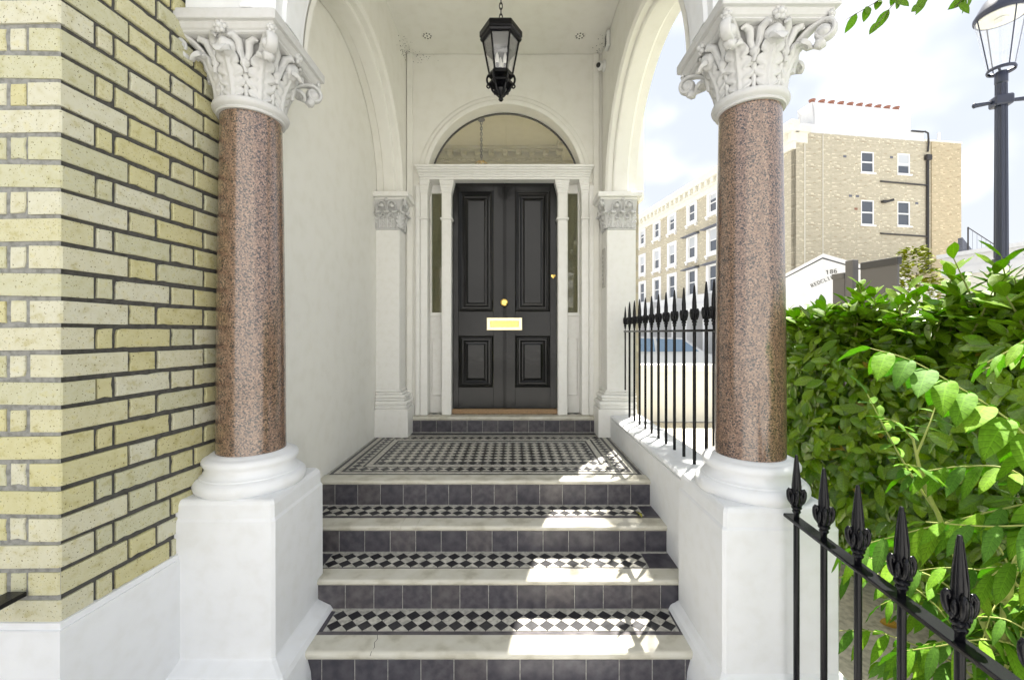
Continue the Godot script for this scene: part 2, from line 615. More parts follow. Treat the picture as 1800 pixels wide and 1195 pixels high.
# wall of thickness thick over an arched opening: x runs along ex from x0 to x1, the arch springs at y0
func arch_wall(b: MB, o: Vector3, ex: Vector3, axis: Vector3, thick: float, x0: float, x1: float, top: float, cx: float, R: float, y0: float, seg := 40) -> void:
	var P := func(x: float, y: float, k: float) -> Vector3:
		return o + ex * x + Vector3.UP * y + axis * k
	for k in [0.0, thick]:
		var hint := axis * (1.0 if k > 0.0 else -1.0)
		b.poly([P.call(x0, y0, k), P.call(cx - R, y0, k), P.call(cx - R, top, k), P.call(x0, top, k)], hint)
		b.poly([P.call(cx + R, y0, k), P.call(x1, y0, k), P.call(x1, top, k), P.call(cx + R, top, k)], hint)
		for i in seg:
			var a := PI * i / seg
			var c := PI * (i + 1) / seg
			b.poly([P.call(cx - R * cos(a), y0 + R * sin(a), k), P.call(cx - R * cos(c), y0 + R * sin(c), k), P.call(cx - R * cos(c), top, k), P.call(cx - R * cos(a), top, k)], hint)
	b.poly([P.call(x0, y0, 0.0), P.call(cx - R, y0, 0.0), P.call(cx - R, y0, thick), P.call(x0, y0, thick)], Vector3.DOWN)
	b.poly([P.call(cx + R, y0, 0.0), P.call(x1, y0, 0.0), P.call(x1, y0, thick), P.call(cx + R, y0, thick)], Vector3.DOWN)
	b.poly([P.call(x0, top, 0.0), P.call(x1, top, 0.0), P.call(x1, top, thick), P.call(x0, top, thick)], Vector3.UP)
	b.poly([P.call(x0, y0, 0.0), P.call(x0, top, 0.0), P.call(x0, top, thick), P.call(x0, y0, thick)], -ex)
	b.poly([P.call(x1, y0, 0.0), P.call(x1, top, 0.0), P.call(x1, top, thick), P.call(x1, y0, thick)], ex)
	var s := b.v.size()
	for i in seg + 1:
		var a := PI * i / seg
		for k in [0.0, thick]:
			b.vert(P.call(cx - R * cos(a), y0 + R * sin(a), k), ex * cos(a) - Vector3.UP * sin(a))
	for i in seg:
		b.face(s + i * 2, s + i * 2 + 1, s + i * 2 + 3)
		b.face(s + i * 2, s + i * 2 + 3, s + i * 2 + 2)

func sheet(x0: float, x1: float, d0: float, d1: float, y: float) -> MB:
	var b := MB.new()
	b.poly([V(x0, y, d0), V(x1, y, d0), V(x1, y, d1), V(x0, y, d1)], Vector3.UP)
	return b

func ground() -> void:
	struct("ground", sheet(-250, 250, -250, 250, -0.008), M.stone_ground)
	struct("pavement", sheet(-9, 1.55, -6.5, 2.06, 0.0), M.paving)
	struct("garden_soil", sheet(1.42, 4.6, 0.2, 7.7, -0.002), M.soil)
	struct("road", sheet(-60, 60, -13, -6.6, 0.0), M.asphalt)

func townhouse() -> void:
	var h := thing("townhouse", "white stuccoed end-of-terrace house with a black front door inside its porch", "house", V(0, 0, 4.29))
	var o := h.position
	var L := func(x: float, y: float, d: float) -> Vector3:
		return V(x, y, d) - o
	# the wall that holds the entrance
	var b := MB.new()
	arch_wall(b, -o + V(0, 0, 4.29), Vector3.RIGHT, Vector3.FORWARD, 0.16, -1.30, 0.98, 4.6, -0.075, 0.785, 3.13, 48)
	b.cbox(L.call(-1.30, 0.4, 4.29), L.call(-0.86, 3.13, 4.45), 0.0)
	b.cbox(L.call(0.71, 0.4, 4.29), L.call(0.98, 3.13, 4.45), 0.0)
	obj("entrance_wall", b, M.cream, h)
	b = MB.new()
	b.arch(-o + V(-0.075, 3.13, 4.29), Vector3.BACK, Vector3.RIGHT, Vector3.UP, 0, PI, 56, [Vector2(-0.02, 0.78), Vector2(0.022, 0.78), Vector2(0.03, 0.79), Vector2(0.03, 0.82), Vector2(0.016, 0.835), Vector2(0.013, 0.865), Vector2(0.005, 0.882), Vector2(-0.02, 0.882)])
	obj("archivolt", b, M.cream, h)
	# corner strips of the entrance wall
	for x in [-1.055, 0.815]:
		box("corner_strip", L.call(x, 0.8, 4.262), L.call(x + 0.06, 4.418, 4.288), M.cream, h, 0.006)
	# the bulk of the house
	box("upper_wall", L.call(-6.0, 4.602, 4.31), L.call(1.29, 14.0, 4.9), M.render_cream, h, 0.0)
	b = MB.new()
	b.cbox(L.call(0.982, 0.0, 4.33), L.call(1.285, 4.6, 9.5), 0.0)
	b.cbox(L.call(0.982, 4.602, 4.902), L.call(1.285, 14.0, 7.1), 0.0)
	obj("flank_wall", b, M.stock, h)
	box("flank_quoin", L.call(1.19, 2.96, 4.30), L.call(1.335, 13.0, 4.62), M.cream, h, 0.01)
	box("rear_wall", L.call(-6.0, 4.602, 6.95), L.call(0.98, 14.0, 7.1), M.render_cream, h, 0.0)
	box("house_roof", L.call(-6.0, 14.002, 4.31), L.call(1.35, 14.2, 7.12), M.roof_slate, h, 0.0)
	box("left_wall", L.call(-6.0, 0.0, 4.5), L.call(-5.7, 14.0, 6.94), M.render_cream, h, 0.0)
	# entrance hall behind the door
	box("hall_ceiling", L.call(-2.4, 4.40, 4.452), L.call(0.98, 4.58, 6.94), M.hall, h, 0.0)
	box("hall_floor", L.call(-2.4, 0.6, 4.452), L.call(0.98, 0.79, 9.0), M.hall_floor, h, 0.0)
	b = MB.new()
	b.cbox(L.call(-2.4, 3.5, 6.45), L.call(0.98, 4.40, 6.9), 0.0)
	b.cbox(L.call(-2.4, 0.79, 6.45), L.call(-0.95, 3.5, 6.9), 0.0)
	b.cbox(L.call(0.62, 0.79, 6.45), L.call(0.98, 3.5, 6.9), 0.0)
	obj("hall_wall", b, M.hall, h)
	box("hall_side_wall", L.call(-2.6, 0.6, 4.452), L.call(-2.4, 4.58, 9.2), M.hall, h, 0.0)
	# back room with a roof light, which lights the hall
	box("back_room_wall", L.call(-2.6, 0.0, 9.2), L.call(0.98, 4.6, 9.5), M.hall, h, 0.0)
	b = MB.new()
	b.cbox(L.call(-2.4, 4.54, 7.1), L.call(0.98, 4.55, 9.2), 0.0)
	var rl := obj("roof_light", b, M.glass, h)
	for k in 4:
		b = MB.new()
		b.cbox(L.call(-1.75 + 0.68 * k, 4.5, 7.1), L.call(-1.71 + 0.68 * k, 4.56, 9.2), 0.0)
		obj("glazing_bar", b, M.joinery, rl)
	# deep cornice with scrolled brackets along the far and the right side
	b = MB.new()
	for st in [[0.02, 4.22, 4.255], [0.04, 4.255, 4.282], [0.08, 4.346, 4.37], [0.12, 4.37, 4.40]]:
		b.cbox(L.call(-2.4, st[1], 6.45 - st[0]), L.call(0.75, st[2], 6.452), 0.003)
		b.cbox(L.call(0.98 - 0.2 - st[0], st[1], 4.46), L.call(0.981, st[2], 6.45), 0.003)
	obj("hall_cornice", b, M.hall, h)
	for k in 15:
		b = MB.new()
		b.cbox(L.call(-2.2 + 0.205 * k, 4.284, 6.34), L.call(-2.2 + 0.205 * k + 0.09, 4.345, 6.45), 0.014)
		b.ball(L.call(-2.155 + 0.205 * k, 4.288, 6.35), Vector3(0.045, 0.03, 0.03), 6, 8)
		obj("hall_bracket", b, M.hall, h)
	for k in 9:
		b = MB.new()
		b.cbox(L.call(0.66, 4.284, 4.62 + 0.21 * k), L.call(0.78, 4.345, 4.71 + 0.21 * k), 0.014)
		obj("hall_bracket", b, M.hall, h)
	b = MB.new()
	for k in 46:
		b.cbox(L.call(-2.3 + 0.065 * k, 4.228, 6.40), L.call(-2.3 + 0.065 * k + 0.035, 4.25, 6.44), 0.0)
	var dn := obj("hall_dentils", b, M.hall, h)
	dn.set_meta("kind", "stuff")
	for k in 5:
		b = MB.new()
		b.arch(L.call(-1.85 + 0.45 * k, 3.97, 6.45), Vector3.BACK, Vector3.RIGHT, Vector3.UP, 0, PI, 20, [Vector2(-0.01, 0.17), Vector2(0.025, 0.17), Vector2(0.03, 0.19), Vector2(0.012, 0.21), Vector2(-0.01, 0.21)])
		obj("blind_arch", b, M.hall, h)
	# white lining and newel seen through the side lights
	box("door_lining", L.call(0.60, 0.79, 5.5), L.call(0.66, 3.6, 5.6), M.gloss_white, h, 0.006)
	box("door_lining", L.call(-1.15, 0.79, 6.3), L.call(-1.05, 2.75, 6.4), M.hall, h, 0.006)
	# pendant in the hall
	var p := thing("hall_pendant", "brass hoop pendant on a dark chain seen through the fanlight", "lamp", V(-0.40, 4.40, 5.56))
	b = MB.new()
	b.lathe([Vector2(0, -0.03), Vector2(0.02, -0.028), Vector2(0.045, -0.012), Vector2(0.05, 0.0)], 16)
	obj("ceiling_rose", b, M.drain, p)
	for k in 14:
		b = MB.new()
		chain_link(b, Vector3(0, -0.045 - 0.036 * k, 0), 0.024, 0.012, 0.006, k % 2 == 1)
		obj("chain_link", b, M.drain, p)
	for k in 4:
		b = MB.new()
		var path := []
		for i in 33:
			var a := TAU * i / 32
			path.append(Vector3(cos(a) * 0.10 * cos(PI * k / 4), -0.64 + 0.10 * sin(a), cos(a) * 0.10 * sin(PI * k / 4)))
		b.tube(path, 0.006, 6)
		obj("hoop", b, M.brass, p)

func chain_link(b: MB, c: Vector3, hh: float, ww: float, r: float, side: bool) -> void:
	var path := []
	for i in 13:
		var a := TAU * i / 12
		var q := Vector3(cos(a) * ww, sin(a) * hh, 0)
		path.append(c + (Vector3(0, q.y, q.x) if side else q))
	b.tube(path, r, 5)

func porch() -> void:
	var h := thing("porch", "white stucco porch with round arches on two sides and a flat ceiling", "porch", V(0, 0, 2.1))
	var o := h.position
	var L := func(x: float, y: float, d: float) -> Vector3:
		return V(x, y, d) - o
	# front arch over the steps
	var b := MB.new()
	arch_wall(b, -o + V(0, 0, 1.88), Vector3.RIGHT, Vector3.FORWARD, 0.24, -1.44, 1.36, 5.2, -0.078, 0.975, 3.03)
	obj("front_wall", b, M.white, h)
	b = MB.new()
	b.arch(-o + V(-0.078, 3.03, 1.88), Vector3.FORWARD, Vector3.RIGHT, Vector3.UP, 0, PI, 48, [Vector2(-0.035, 1.10), Vector2(-0.035, 1.05), Vector2(-0.02, 1.03), Vector2(-0.02, 0.99), Vector2(0.0, 0.965), Vector2(0.05, 0.965), Vector2(0.06, 0.95), Vector2(0.18, 0.95), Vector2(0.19, 0.965), Vector2(0.245, 0.965), Vector2(0.245, 1.02)])
	obj("front_archivolt", b, M.white, h)
	# right side: open arch
	b = MB.new()
	arch_wall(b, -o + V(0.905, 0, 0), Vector3.FORWARD, Vector3.RIGHT, 0.285, 2.122, 4.288, 5.2, 3.15, 0.955, 2.96)
	obj("right_wall", b, M.cream, h)
	var pr := [Vector2(-0.008, 1.0), Vector2(-0.008, 0.962), Vector2(0.012, 0.945), Vector2(0.055, 0.945), Vector2(0.062, 0.928), Vector2(0.075, 0.922), Vector2(0.195, 0.922), Vector2(0.203, 0.936), Vector2(0.215, 0.944), Vector2(0.288, 0.944), Vector2(0.288, 1.0)]
	b = MB.new()
	b.arch(-o + V(0.905, 2.96, 3.15), Vector3.RIGHT, Vector3.FORWARD, Vector3.UP, 0, PI, 56, pr)
	obj("right_archivolt", b, M.cream, h)
	# left side: the same arch, blind
	b = MB.new()
	arch_wall(b, -o + V(-1.06, 0, 0), Vector3.FORWARD, Vector3.LEFT, 0.238, 2.122, 4.288, 4.6, 3.15, 0.955, 2.96)
	obj("left_spandrel", b, M.cream, h)
	pr = [Vector2(-0.008, 1.0), Vector2(-0.008, 0.962), Vector2(0.012, 0.945), Vector2(0.055, 0.945), Vector2(0.062, 0.928), Vector2(0.075, 0.922), Vector2(0.165, 0.922), Vector2(0.175, 0.938), Vector2(0.236, 0.938), Vector2(0.236, 1.0)]
	b = MB.new()
	b.arch(-o + V(-1.06, 2.96, 3.15), Vector3.LEFT, Vector3.FORWARD, Vector3.UP, 0, PI, 56, pr)
	obj("left_archivolt", b, M.cream, h)
	box("left_wall", L.call(-1.58, 0.0, 2.2), L.call(-1.30, 4.6, 4.285), M.cream, h, 0.0)
	box("ceiling", L.call(-1.30, 4.42, 2.122), L.call(0.903, 4.598, 4.286), M.cream, h, 0.0)
	# specks of mould in the back corners of the ceiling
	b = MB.new()
	for i in 130:
		var q := absf(rng.randfn()) * 0.12
		var w := absf(rng.randfn()) * 0.05
		var p: Vector3 = [L.call(-1.055 + w, 4.4195, 4.28 - q), L.call(-1.055 + q * 1.4, 4.418 - w, 4.2885), L.call(-1.058, 4.40 - w, 4.25 - q), L.call(0.90 - w, 4.4195, 4.28 - q)][i % 4]
		b.ball(p, Vector3.ONE * rng.randf_range(0.0015, 0.0045), 3, 5)
	var md := obj("mould_specks", b, M.dark_mortar, h)
	md.set_meta("kind", "stuff")
	box("porch_roof", L.call(-1.44, 4.9, 2.125), L.call(0.9, 5.0, 4.3), M.lead, h, 0.0)
	box("porch_cornice", L.call(-1.44, 5.202, 1.72), L.call(1.46, 5.38, 4.29), M.white, h, 0.02)

func brick_bay() -> void:
	var C := V(-1.499, 0, 1.414)
	var h := thing("brick_bay", "pale yellow brick bay wall with grey mortar above a white rendered base", "wall", C)
	var ex := Vector3(0.1044, 0, -0.9945)
	var en := Vector3(0.9945, 0, 0.1044)
	var ft := Vector3.LEFT
	var fn := Vector3.BACK
	var top0 := 3.20
	var ypit := 0.0904
	# mortar bed behind the bricks; its two sides were pointed with different mortar
	var b := MB.new()
	var q := func(x: float, s: float, inn: float) -> Vector3:
		return ft * x + ex * s - en * inn - fn * inn
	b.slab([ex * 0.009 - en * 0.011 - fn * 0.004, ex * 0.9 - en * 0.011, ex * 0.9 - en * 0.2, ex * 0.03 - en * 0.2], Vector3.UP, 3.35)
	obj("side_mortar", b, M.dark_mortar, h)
	b = MB.new()
	b.slab([ft * 0.004 - fn * 0.006, ft * 2.5 - fn * 0.006, ft * 2.5 - fn * 0.4, ft * 0.1 - fn * 0.4, ex * 0.008 - en * 0.012], Vector3.UP, 3.35)
	obj("front_mortar", b, M.mortar, h)
	b = MB.new()
	b.slab([Vector3.UP * 3.352, ft * 2.5 + Vector3.UP * 3.352, ft * 2.5 + Vector3.UP * 3.352 + Vector3.FORWARD * 2.85, ex * 0.9 + Vector3.UP * 3.352 + Vector3.FORWARD * 1.9, ex * 0.9 + Vector3.UP * 3.352], Vector3.UP, 10.0)
	obj("upper_bay", b, M.stock, h)
	# rendered base, a little proud of the brick
	b = MB.new()
	b.slab([en * 0.014 + fn * 0.012, ft * 2.5 + fn * 0.012, ft * 2.5 - fn * 0.5, ex * 0.6 - en * 0.5, ex * 0.9 - en * 0.3, ex * 0.9 + en * 0.014], Vector3.UP, 0.64)
	b.slab([en * 0.008 + fn * 0.006 + Vector3.UP * 0.64, ft * 2.5 + fn * 0.006 + Vector3.UP * 0.64, ft * 2.5 - fn * 0.5 + Vector3.UP * 0.64, ex * 0.6 - en * 0.5 + Vector3.UP * 0.64, ex * 0.9 - en * 0.3 + Vector3.UP * 0.64, ex * 0.9 + en * 0.008 + Vector3.UP * 0.64], Vector3.UP, 0.022)
	obj("rendered_base", b, M.white, h)
	# bricks: shared meshes for the runs, one own mesh for each quoin brick
	var shapes := {}
	for L in [0.222, 0.104, 0.052]:
		var set_ := []
		for k in 5:
			b = MB.new()
			var rim := []
			var nx := int(round(L / 0.026))
			for i in nx:
				rim.append(Vector2(-L / 2 + L * i / nx, -0.037))
			for i in 3:
				rim.append(Vector2(L / 2, -0.037 + 0.074 * i / 3))
			for i in nx:
				rim.append(Vector2(L / 2 - L * i / nx, 0.037))
			for i in 3:
				rim.append(Vector2(-L / 2, 0.037 - 0.074 * i / 3))
			var f0 := []
			var f1 := []
			var f2 := []
			for p in rim:
				var chip := rng.randf_range(0.0, 0.0022) + (0.004 if rng.randf() < 0.07 else 0.0)
				var e: Vector2 = p * (Vector2.ONE - Vector2(chip / (L / 2), chip / 0.037))
				var z := rng.randf_range(-0.0012, 0.0006)
				f0.append(Vector3(e.x * (1.0 - 0.0028 / (L / 2)), e.y * (1.0 - 0.0028 / 0.037), z))
				f1.append(Vector3(e.x, e.y, -0.0032))
				f2.append(Vector3(e.x, e.y, -0.05))
			for i in rim.size():
				var j := (i + 1) % rim.size()
				b.poly([Vector3(0, 0, 0), f0[i], f0[j]], Vector3.BACK)
				b.poly([f0[i], f0[j], f1[j], f1[i]], f1[i] + Vector3(0, 0, 0.03))
				b.poly([f1[i], f1[j], f2[j], f2[i]], f1[i])
			set_.append(b.mesh())
		shapes[L] = set_
	var place := func(dir: Vector3, nrm: Vector3, s0: float, L: float, y: float) -> void:
		var t := Transform3D(Basis(dir, Vector3.UP, nrm) if dir.cross(Vector3.UP).dot(nrm) > 0 else Basis(-dir, Vector3.UP, nrm), dir * (s0 + L / 2) + Vector3.UP * (y + rng.randf_range(-0.0015, 0.0015)) + nrm * rng.randf_range(-0.0025, 0.0015))
		t.basis = t.basis * Basis.from_euler(Vector3(rng.randf_range(-0.008, 0.008), rng.randf_range(-0.006, 0.006), rng.randf_range(-0.006, 0.006)))
		put("brick", shapes[L][rng.randi() % 5], M.brick[rng.randi() % 6], h, t)
	var bt_tone := [Color(0.57, 0.545, 0.36), Color(0.595, 0.575, 0.43), Color(0.565, 0.535, 0.315), Color(0.53, 0.52, 0.365), Color(0.60, 0.585, 0.46), Color(0.555, 0.52, 0.30)]
	var far_x := {0.222: [], 0.104: []}
	var far_c := {0.222: [], 0.104: []}
	for r in range(-7, 22):
		var y: float = 2.639 - ypit * r - ypit / 2.0
		if y > 3.29:
			continue
		var a_row: bool = posmod(r, 2) == 0
		var side := []
		var front := []
		if a_row:
			side = [0.222, 0.104, 0.222, 0.104]
			front = [0.104, 0.052, 0.222, 0.104]
		else:
			side = [0.104, 0.052, 0.222, 0.104, 0.222]
			front = [0.222, 0.104, 0.222]
		# the quoin brick turns the corner
		b = MB.new()
		var w1: float = front[0]
		var w2: float = side[0]
		var dy := Vector3.UP * (y - 0.037)
		var e := rng.randf_range(0.003, 0.007)
		var jit := en * rng.randf_range(-0.003, 0.002) + fn * rng.randf_range(-0.003, 0.002)
		b.slab([ft * e + dy, ft * w1 + dy, ft * w1 - fn * (w2 if w2 < 0.2 else 0.03) + dy, ex * w2 - en * (w1 if w1 < 0.2 else 0.03) + dy, ex * w2 + dy, ex * e + dy], Vector3.UP, 0.074)
		for i in b.v.size():
			b.v[i] += jit + Vector3(sin(b.v[i].x * 80 + y * 31) * 0.0015, sin(b.v[i].z * 60 + b.v[i].x * 40 + y * 17) * 0.002, 0)
		obj("brick", b, M.brick[rng.randi() % 6], h)
		var s := w2 + 0.0135
		for k in range(1, side.size()):
			if s + side[k] < 0.90:
				place.call(ex, en, s, side[k], y)
			s += side[k] + 0.0135
		if y < 2.8:
			s = w1 + 0.0135
			for k in range(1, front.size()):
				place.call(ft, fn, s, front[k], y)
				s += front[k] + 0.0135
			# on along the front, beyond the view
			var kk := 0
			while s < 2.2:
				var L: float = 0.222 if (kk % 2 == 0) == (front[front.size() - 1] < 0.2) else 0.104
				far_x[L].append(Transform3D(Basis(), ft * (s + L / 2) + Vector3.UP * y))
				far_c[L].append(Color(bt_tone[rng.randi() % 6]))
				s += L + 0.0135
				kk += 1

	for L in far_x:
		scatter("front_bricks", h, shapes[L][0], M.brick_many, far_x[L], far_c[L])

func half_tile(r: float, t: float) -> ArrayMesh:
	var b := MB.new()
	b.slab([Vector3(-r, 0, 0), Vector3(r, 0, 0), Vector3(0, 0, -r)], Vector3.UP, t)
	return b.mesh()

func diamond(r: float, t: float) -> ArrayMesh:
	var b := MB.new()
	b.cbox(Vector3(-r, 0, -r) / sqrt(2.0), Vector3(r, t / r * sqrt(2.0) * r / sqrt(2.0), r) / sqrt(2.0), 0.0004, Transform3D(Basis(Vector3.UP, PI / 4), Vector3.ZERO))
	return b.mesh()

func steps() -> void:
	var h := thing("entrance_steps", "flight of steps and porch landing in black and white diamond tiles with stone nosings", "steps", V(0, 0, 2.0))
	var o := h.position
	var P := 0.0762
	var T := 0.005
	var dia := MB.new()
	var rr := P / 2 - 0.0009
	dia.cbox(Vector3(-rr, 0, -rr) / sqrt(2.0), Vector3(rr / sqrt(2.0), T, rr / sqrt(2.0)), 0.0005, Transform3D(Basis(Vector3.UP, PI / 4), Vector3.ZERO))
	var dm := dia.mesh()
	var hm := half_tile(rr - 0.0006, T)
	# riser depth, tread height, left, right, tile phase, diamond phase
	var R := [[1.966, 0.154, -0.975, 0.875, -0.878, -0.511], [2.266, 0.311, -1.298, 0.926, -0.887, -0.7206], [2.55, 0.468, -1.298, 0.926, -1.034, -0.880], [2.857, 0.635, -1.298, 0.926, -1.187, 0.0], [4.22, 0.792, -0.985, 0.862, -0.902, 0.0]]
	for k in 5:
		var d: float = R[k][0]
		var y: float = R[k][1]
		var x0: float = R[k][2]
		var x1: float = R[k][3]
		var y0: float = 0.0 if k == 0 else R[k - 1][1]
		var dn: float = R[k + 1][0] if k < 4 else 4.60
		var called: String = ["step", "step", "step", "landing", "threshold"][k]
		var core := MB.new()
		core.cbox(V(x0, y0 - 0.05, d + 0.0012) - o, V(x1, y - 0.0042, dn + 0.05) - o, 0.0)
		var st := obj(called, core, M.grout, h)
		# stone nosing, rounded in front, in two or three lengths
		var th := 0.038 if k in [0, 4] else 0.030
		var cuts: Array = [[x0, x1], [x0, x1], [x0, -0.665, -0.57, x1], [x0, -0.62, 0.31, x1], [x0, x1]][k]
		for c in cuts.size() - 1:
			var nb := MB.new()
			var prof := []
			for i in 7:
				var a := -PI / 2 + PI * i / 6
				prof.append(Vector2(d + 0.004 - cos(a) * 0.016, y - th / 2 + sin(a) * th / 2))
			prof.append(Vector2(d + 0.105, y))
			prof.append(Vector2(d + 0.105, y - th))
			var rows := []
			for x in [cuts[c] + (0.0008 if c else 0.0), cuts[c + 1] - 0.0008]:
				var row := []
				for p in prof:
					row.append(V(x, p.y, p.x) - o)
				rows.append(row)
			for i in prof.size():
				var j := (i + 1) % prof.size()
				var mid := V(0, y - th / 2, d + 0.05) - o
				var e: Vector3 = (rows[0][i] + rows[0][j]) / 2.0
				e.x = 0
				nb.poly([rows[0][i], rows[1][i], rows[1][j], rows[0][j]], e - mid)
			nb.poly(rows[0], Vector3.LEFT)
			nb.poly(rows[1], Vector3.RIGHT)
			obj("nosing", nb, M.nosing, st)
		if k == 0:
			# old crack across the lowest nosing
			var cb := MB.new()
			cb.tube([V(-0.655, y + 0.0002, 2.072) - o, V(-0.645, y + 0.0002, 2.045) - o, V(-0.652, y + 0.0002, 2.02) - o, V(-0.642, y + 0.0002, 1.99) - o, V(-0.648, y - 0.002, 1.962) - o, V(-0.650, y - 0.012, 1.952) - o], 0.0012, 4)
			obj("crack", cb, M.dark_mortar, st)
		# riser tiles
		var tp := 0.1525
		var x: float = R[k][4]
		while x > x0:
			x -= tp
		var tall := y - th - y0 - 0.004
		var full := MB.new()
		full.cbox(Vector3(0.0016, 0, 0), Vector3(tp - 0.0016, tall, 0.008), 0.0012)
		var fm := full.mesh()
		while x < x1:
			var a := maxf(x, x0)
			var e := minf(x + tp, x1)
			if e - a > 0.012:
				var m: Material = M.slate[rng.randi() % 4]
				if e - a > tp - 0.001:
					put("riser_tile", fm, m, st, Transform3D(Basis(), V(x, y0 + 0.002, d + 0.007) - o))
				else:
					var cut := MB.new()
					cut.cbox(V(a + 0.0016, y0 + 0.002, d + 0.007) - o, V(e - 0.0016, y0 + 0.002 + tall, d - 0.001) - o, 0.0012)
					obj("riser_tile", cut, m, st)
			x += tp
		# treads
		if k < 3:
			var f := d + 0.105
			var xr: float = [0.80, 0.80, 0.84][k]
			var xl: float = [-0.90, -1.0, -1.2][k]
			var z1 := dn - 0.010
			var df := dn - 0.172 + 0.006
			var nc := int(ceil((xr - xl) / P))
			var xs: float = R[k][5]
			while xs > xl + P / 2:
				xs -= P
			box("front_strip", V(x0, y - 0.004, f + 0.002) - o, V(x1, y, df - 0.004) - o, M.slate[2], st, 0.0006)
			box("border_strip", V(xs - P / 2 - 0.05, y - 0.004, z1 - 0.006) - o, V(x1, y, z1 + 0.006) - o, M.white_tile[0], st, 0.0006)
			var last := xs
			for c in nc:
				var cx := xs + P * c
				last = cx
				for w in 2:
					put("black_tile", dm, M.black_tile[rng.randi() % 4], st, Transform3D(Basis(), V(cx, y - T, df + P * (w + 0.5)) - o))
				if c < nc - 1:
					put("white_tile", dm, M.white_tile[rng.randi() % 4], st, Transform3D(Basis(), V(cx + P / 2, y - T, df + P) - o))
					put("white_tile", hm, M.white_tile[rng.randi() % 4], st, Transform3D(Basis(), V(cx + P / 2, y - T, df + 0.0009) - o))
					put("white_tile", hm, M.white_tile[rng.randi() % 4], st, Transform3D(Basis(Vector3.UP, PI), V(cx + P / 2, y - T, df + 2 * P - 0.0009) - o))
			for w in [0, 1]:
				var eb := MB.new()
				var ea: float = last + P / 2 + 0.002 if w else x1
				if w == 0:
					put("white_tile", hm, M.white_tile[1], st, Transform3D(Basis(Vector3.UP, PI / 2), V(last + P / 2 - 0.001, y - T, df + P) - o))
					put("white_tile", hm, M.white_tile[1], st, Transform3D(Basis(Vector3.UP, -PI / 2), V(xs - P / 2 + 0.001, y - T, df + P) - o))
				elif x1 - ea > 0.02:
					eb.cbox(V(ea, y - 0.004, df) - o, V(x1, y, z1 - 0.008) - o, 0.0006)
					obj("end_tile", eb, M.slate[3], st)
			if xs - P / 2 - x0 > 0.02:
				box("end_tile", V(x0, y - 0.004, df) - o, V(xs - P / 2 - 0.002, y, z1 - 0.008) - o, M.slate[1], st, 0.0006)
		elif k == 3:
			landing_tiles(st, o, y, dm, hm, P, T)
		else:
			var nc := 22
			for c in nc:
				var cx := -0.87 + 0.0762 * c
				put("black_tile", dm, M.black_tile[rng.randi() % 4], st, Transform3D(Basis(), V(cx, y - T, d + 0.15) - o))
				put("white_tile", hm, M.white_tile[rng.randi() % 4], st, Transform3D(Basis(), V(cx + P / 2, y - T, d + 0.1128) - o))
				put("white_tile", hm, M.white_tile[rng.randi() % 4], st, Transform3D(Basis(Vector3.UP, PI), V(cx + P / 2, y - T, d + 0.1872) - o))

func strip_ring(st: Node, o: Vector3, y: float, x0: float, x1: float, d0: float, d1: float, w: float, m: Array) -> void:
	# four strips round a rectangle, w wide, each a part
	box("border_strip", V(x0, y - 0.004, d0) - o, V(x1, y, d0 + w) - o, m[0], st, 0.0006)
	box("border_strip", V(x0, y - 0.004, d1 - w) - o, V(x1, y, d1) - o, m[1], st, 0.0006)
	box("border_strip", V(x0, y - 0.004, d0 + w + 0.001) - o, V(x0 + w, y, d1 - w - 0.001) - o, m[2], st, 0.0006)
	box("border_strip", V(x1 - w, y - 0.004, d0 + w + 0.001) - o, V(x1, y, d1 - w - 0.001) - o, m[3], st, 0.0006)

